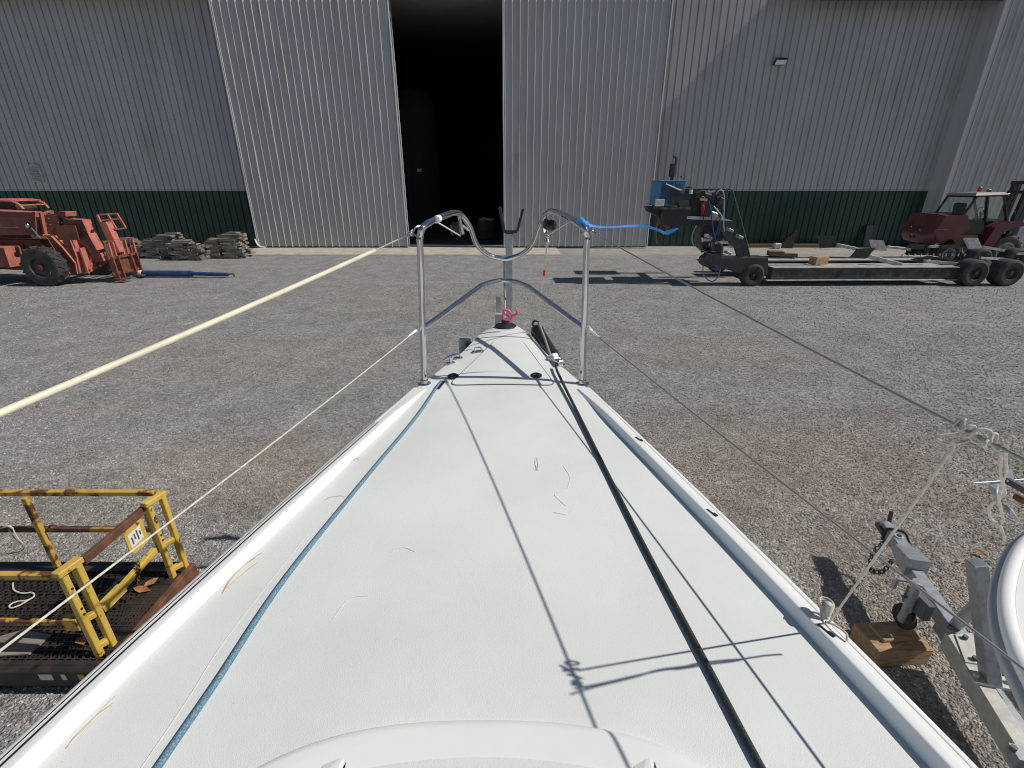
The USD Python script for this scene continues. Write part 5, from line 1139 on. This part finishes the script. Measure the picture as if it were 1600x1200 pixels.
for q in ((715, 860), (745, 800), (730, 675), (810, 730)):
    c = Y(Z5, q, .7); part(yt, 'bracket', cbox(c, (.16, .2, .07), .01, rotm(ry=.4)), 'arm_grey', world=False)
gr_ = part(yt, 'guard_rail', tube(fillet([Y(Z5, q, .3) for q in ((350, 338), (752, 342), (868, 762), (895, 890))], .08), .02, 8), 'steel_dusty', world=False)
part(gr_, 'guard_rail_far', tube(fillet([Y(Z5, q, 1.3) for q in ((430, 345), (720, 345), (690, 470), (660, 590))], .06), .016, 8), 'steel_dusty', world=False)
ytube('rope_end', Z5, [(150, 600), (138, 640), (132, 700), (138, 790)], .6, .022, 'copper_rope'); ytube('rope_end', Z5, [(140, 640), (170, 590), (215, 640), (240, 660)], .6, .022, 'copper_rope'); ytube('rope_end', Z5, [(150, 570), (165, 620), (200, 640), (230, 690)], .62, .016, 'copper_rope')
rc = random.Random(21)
for k in range(26):
    q = (rc.uniform(430, 655), rc.uniform(352, 575)) if k < 15 else (rc.uniform(515, 675), rc.uniform(650, 880)); v_ = rc.uniform(.22, .7); c = Y(Z5, q, v_)
    mt = rc.choice(['steel_black', 'steel_black', 'steel_dusty', 'steel_dull', 'arm_grey', 'black_gloss'])
    if k % 2: part(yt, 'hydraulic_fitting', cyl(c - [rc.uniform(.05, .16), 0, rc.uniform(-.08, .08)], c + [rc.uniform(.05, .16), .02, 0], rc.uniform(.025, .06), 8), mt, world=False)
    else: part(yt, 'hydraulic_fitting', cbox(c, (rc.uniform(.08, .24), .12, rc.uniform(.07, .22)), .01, rotm(ry=rc.uniform(-.4, .4))), mt, world=False)
# lifting arms with pads
def pad(pts, v, mt, lb=None, d=.07, ty=-.35):
    q = [Y(Z6, p_, v) for p_ in pts]; b_ = [p_ + np.array([0, d, -.02]) for p_ in q]
    return part(yt, 'pad', hull(q + b_), mt, smooth=False, world=False, label=lb)
def arm(p0, p1, v0, v1, w=.11): part(yt, 'support_arm', bar(Y(Z6, p0, v0), Y(Z6, p1, v1), w, w * .9, ch=.01), 'arm_grey', world=False)
pad([(530, 255), (705, 255), (722, 375), (550, 382)], 2.25, 'steel_black', 'upright black pad')
arm((712, 350), (920, 392), 2.2, 2.05); arm((1240, 372), (1480, 396), 2.2, 2.15, .09); arm((1052, 470), (1395, 562), .75, .35, .13)
pad([(1068, 297), (1205, 303), (1242, 410), (1100, 403)], 2.1, 'arm_grey', 'pale grey upright pad left of the forklift')
pad([(940, 388), (1125, 380), (1030, 490), (860, 486)], 1.1, 'steel_black', 'tilted black pad between the rails')
pad([(1470, 350), (1540, 335), (1640, 350), (1625, 385), (1500, 388)], 2.1, 'steel_black')
def pad7(pts, v, mt, lb=None):
    q = [Y(Z7, p_, v) for p_ in pts]; part(yt, 'pad', hull(q + [p_ + np.array([0, .07, -.02]) for p_ in q]), mt, smooth=False, world=False, label=lb)
pad7([(680, 642), (808, 642), (855, 742), (735, 750)], 1.9, 'arm_grey', 'pale upright pad in front of the forklift')
pad7([(650, 615), (805, 612), (810, 640), (680, 640)], 1.95, 'maroon'); pad7([(440, 715), (600, 705), (640, 740), (450, 745)], 1.9, 'steel_black'); pad7([(160, 850), (330, 815), (380, 830), (250, 890)], .6, 'steel_black')
part(yt, 'support_arm', bar(Y(Z7, (330, 730), 2.0), Y(Z7, (600, 725), 2.0), .08, .07), 'arm_grey', world=False); part(yt, 'support_arm', bar(Y(Z7, (850, 730), 2.1), Y(Z7, (1060, 765), 2.1), .11, .08), 'arm_grey', world=False)
part(yt, 'support_arm', bar(Y(Z7, (280, 872), .5), Y(Z7, (640, 900), .5), .09, .08), 'arm_grey', world=False)
for x_ in range(90, 720, 62): 
    c = Y(Z7, (x_, 785), VF); part(yt, 'stop_pin', cyl((c[0], VF + .08, ZT + .02), (c[0], VF + .08, ZT + .10), .018, 6), 'arm_grey', world=False)
# blocks and scraps lying about the trailer
def w2(Z, q, v): p_ = Y(Z, q, v); return FY.p0 + FY.u * p_[0] + FY.v * v + np.array([0, 0, p_[2]])
c = w2(Z6, (520, 545), .55); c[2] = ZT + .14
solo('timber_block', [cbox(c, (.46, .26, .22), .008, rotm(rz=.3))], 'timber', 'reddish timber block on the near rail of the black trailer', 'timber block', loc=tuple(c - [0, 0, .11]))
c = w2(Z6, (130, 420), VF + .05); c[2] = ZT + .10
solo('timber_block', [cbox(c + [-.15, 0, .03], (.45, .3, .15), .008, rotm(rz=-.2)), cbox(c + [.25, -.05, -.01], (.5, .25, .1), .008, rotm(rz=-.25))], 'timber_dark', 'pair of dark timber chocks on the far rail of the black trailer', 'timber block', loc=tuple(c - [0, 0, .08]))
c = P(1229, 384, 22.6); c[2] = 0
solo('steel_wedge', hull([c + np.array(o) for o in ((-.55, -.1, 0), (.25, -.1, 0), (.3, -.1, .75), (-.55, .1, 0), (.25, .1, 0), (.3, .1, .75), (.22, -.1, .75), (.22, .1, .75))]), 'dark_metal', 'dark triangular steel wedge standing against the green wainscot', 'wedge', smooth=False, loc=tuple(c))
c = P(1214, 383, 22.4); c[2] = .12
solo('stone_block', cbox(c, (.3, .25, .24), .03), 'galv_pale', 'small pale block on the ground left of the dark steel wedge', 'block', loc=tuple(c - [0, 0, .12]))
c = P(1353, 380, 22.9); c[2] = 0
solo('wall_plank', hull([c + np.array(o) for o in ((-.1, -.05, 0), (.2, -.05, 0), (.35, .3, .95), (.05, .3, .95), (-.1, -.01, 0), (.2, -.01, 0), (.35, .34, .95), (.05, .34, .95))]), 'galv_dark', 'grey-green plank leaning on the wainscot behind the pale pad', 'plank', smooth=False, loc=tuple(c))
solo('wall_timber', box((10.2, 22.75, 0), (15.6, 22.9, .16), .01), 'timber_dark', 'long dark timber lying along the foot of the wainscot behind the black trailer', 'timber', loc=(10.2, 22.8, 0))

# --- maroon rough-terrain forklift behind the trailer
FM = Frame((15.6, 16.9), 0.0)
mtk = thing('rough_terrain_forklift', 'maroon rough-terrain forklift with a glazed cab and black mast, at the right edge', 'forklift', (15.6, 16.9, 0))
def mp(name, pts, v0, w, mt='maroon', lb=None, par=None, smooth=False): return part(par or mtk, name, extr([FM.uz(*Z7(*q), v0) for q in pts], v0, v0 + w), mt, smooth=smooth, world=False, label=lb)
MM = lambda q, v: FM.pt(*Z7(*q), v)
def loft(pts, v0, w, inset=.12, nz=3):
    a_ = np.array([MM(q, v0 + (.72 if q[0] < 300 else .25) * w) for q in pts]); c_ = a_.mean(0); P_ = []
    for vv_, k_ in ((0, inset), (.25 * w, .0), (.75 * w, .0), (w, inset)):
        q = a_.copy(); q[:, [0, 2]] = c_[[0, 2]] + (q[:, [0, 2]] - c_[[0, 2]]) * (1 - k_); q[:, 1] = v0 + vv_; P_.append(q)
    return hull(np.vstack(P_))
hd = part(mtk, 'rear_hood', [loft([(128, 640), (140, 560), (185, 490), (230, 455), (400, 405), (640, 395), (660, 560), (500, 560), (300, 700), (200, 680)], .15, 1.5, .10)], 'maroon', world=False, smooth=35, label='rounded engine hood and counterweight')
part(hd, 'hood_vent', [cbox(MM((430, 432), .7) + [0, 0, .03], (.3, .4, .02))], 'black_plastic', world=False)
for q in ((170, 545), (255, 580), (175, 630), (210, 632)): part(hd, 'lamp_recess', ball(MM(q, .14) + [-.02, .10, 0], .06, 1, (1, .6, 1)), 'black_gloss', world=False)
mp('side_panel', [(400, 560), (650, 560), (650, 715), (600, 715), (560, 660), (490, 650), (440, 690), (400, 660)], .10, .1)
mp('hood_stripe', [(400, 557), (500, 557), (500, 562), (400, 562)], .095, .004, 'roof_grey')
mp('door_lower', [(620, 480), (700, 455), (870, 470), (870, 610), (700, 590), (640, 560)], .2, .06, 'black_plastic', lb='black lower cab door')
mp('chassis', [(640, 560), (1000, 560), (1100, 640), (900, 760), (640, 720)], .35, .9, 'dark_metal')
fd = part(mtk, 'front_fender', extr([FM.uz(*Z7(*q), .0) for q in ((860, 715), (985, 540), (1140, 475), (1290, 490), (1290, 520), (1160, 545), (1050, 600), (965, 725))], 0, .55), 'maroon', smooth=25, world=False)
c = MM((1110, 712), 0); zr = .55
wheel(mtk, (c[0], .02, zr), zr, .42, 'rim_pale', 14, 'big front wheel with a pale rim', 'rim_dark')
wheel(mtk, (c[0], 1.35, zr), zr, .42, 'rim_pale', 14, None, 'rim_dark')
c = MM((555, 735), .1); wheel(mtk, (c[0], .12, .42), .42, .32, 'rim_pale', 14, None, 'rim_dark'); wheel(mtk, (c[0], 1.25, .42), .42, .32, 'rim_pale', 14, None, 'rim_dark')
# cab: near plane v=.2, far plane v=1.35
V0, V1 = .2, 1.35
Nb = {k: MM(q, V0) for k, q in dict(rl=(637, 458), rt=(800, 235), bl=(880, 480), btp=(905, 232), fl=(1098, 470), ft=(1068, 222)).items()}
far = lambda p_: p_ + np.array([0, V1 - V0, 0])
cb = part(mtk, 'cab_frame', [bar(Nb['rl'], Nb['rt'], .06, .05), bar(Nb['bl'], Nb['btp'], .09, .05), bar(Nb['fl'], Nb['ft'], .06, .05), bar(Nb['rt'], Nb['ft'], .05, .05), bar(far(Nb['rl']), far(Nb['rt']), .06, .05), bar(far(Nb['fl']), far(Nb['ft']), .06, .05), bar(far(Nb['rt']), far(Nb['ft']), .05, .05), bar(Nb['rl'], far(Nb['rl']), .05, .05), bar(Nb['rt'], far(Nb['rt']), .05, .05), bar(Nb['ft'], far(Nb['ft']), .05, .05), bar(Nb['fl'], far(Nb['fl']), .05, .05)], 'black_plastic', world=False, smooth=False)
part(cb, 'roof_panel', hull([p_ + np.array(o) for p_, o in ((Nb['rt'], (-.10, -.05, .03)), (Nb['ft'], (.12, -.05, .03)), (far(Nb['rt']), (-.10, .05, .03)), (far(Nb['ft']), (.12, .05, .03)), (Nb['rt'], (.0, .05, .12)), (Nb['ft'], (.0, .05, .10)), (far(Nb['rt']), (.0, -.05, .12)), (far(Nb['ft']), (.0, -.05, .10)))]), 'roof_grey', world=False)
def pane(a_, b_, c_, d_, th=(0, .006, 0)): q = [np.array(x_) for x_ in (a_, b_, c_, d_)]; part(cb, 'window_pane', hull(q + [x_ + np.array(th) for x_ in q]), 'window', smooth=False, world=False)
o_ = np.array([0, .022, 0])
pane(Nb['rl'] + o_, Nb['rt'] + o_, Nb['btp'] + o_, Nb['bl'] + o_); pane(Nb['bl'] + o_, Nb['btp'] + o_, Nb['ft'] + o_, Nb['fl'] + o_)
pane(far(Nb['rl']) - o_, far(Nb['rt']) - o_, far(Nb['btp']) - o_, far(Nb['bl']) - o_); pane(far(Nb['bl']) - o_, far(Nb['btp']) - o_, far(Nb['ft']) - o_, far(Nb['fl']) - o_)
pane(Nb['rl'] + [0, .05, 0], Nb['rt'] + [0, .05, 0], far(Nb['rt']) - [0, .05, 0], far(Nb['rl']) - [0, .05, 0], (.006, 0, 0))
sz = Nb['bl'][2]; su = Nb['bl'][0]
part(mtk, 'seat', [cbox((su - .28, .78, sz - .02), (.45, .5, .12), .04), cbox((su - .5, .78, sz + .28), (.12, .48, .6), .04, rotm(ry=-.15))], 'black_plastic', world=False)
part(mtk, 'steering_wheel', [tube(spline([(su + .25 + .05 * math.cos(t), .78 + .17 * math.cos(t), sz + .28 + .15 * math.sin(t)) for t in np.linspace(0, 2 * math.pi, 13)[:-1]], 2, True), .014, 6, closed=True), bar((su + .26, .78, sz + .28), (su + .4, .78, sz - .1), .04), cbox((su + .45, .78, sz - .1), (.2, .7, .35), .04)], 'black_plastic', world=False)
c = MM((825, 168), .6); part(mtk, 'beacon', [cyl(c - [0, 0, .06], c + [0, 0, .04], .06, 12), ball(c + [0, 0, .04], .06, 1)], 'red_tape', world=False)
for q, v_ in (((1098, 215), .25), ((915, 178), 1.0)): c = MM(q, v_); part(mtk, 'work_lamp', [cbox(c, (.10, .12, .10), .02)], 'black_plastic', world=False)
ms0, ms1 = MM((1118, 470), .45), MM((1118, 470), .45) + np.array([0, 0, 0]); mtop = MM((1232, 80), .45)
for v_ in (0, .5):
    o = np.array([.12, v_, 0]); part(mtk, 'mast_beam', bar((ms0[0] + .12, ms0[1] + v_, .25), (ms0[0] + .22, ms0[1] + v_, mtop[2]), .14, .12), 'steel_black', world=False, smooth=False)
    part(mtk, 'mast_beam', bar((ms0[0] + .3, ms0[1] + v_ + .03, .25), (ms0[0] + .4, ms0[1] + v_ + .03, mtop[2] - .1), .10, .1), 'steel_black', world=False, smooth=False)
for z_ in (mtop[2] - .05, mtop[2] - .35, 1.4): part(mtk, 'mast_cross', box((ms0[0] + .13, ms0[1] - .1, z_ - .05), (ms0[0] + .28, ms0[1] + .6, z_ + .05), .01), 'steel_black', world=False)
part(mtk, 'hose', tube(spline([MM(q, .4) for q in ((1130, 465), (1150, 420), (1175, 380), (1165, 460))], 4), .018, 6), 'hose_black', world=False)
part(mtk, 'lift_cylinder', cyl((ms0[0] + .55, ms0[1] + .2, .4), (ms0[0] + .62, ms0[1] + .2, 2.0), .07, 10), 'hose_blue', world=False)
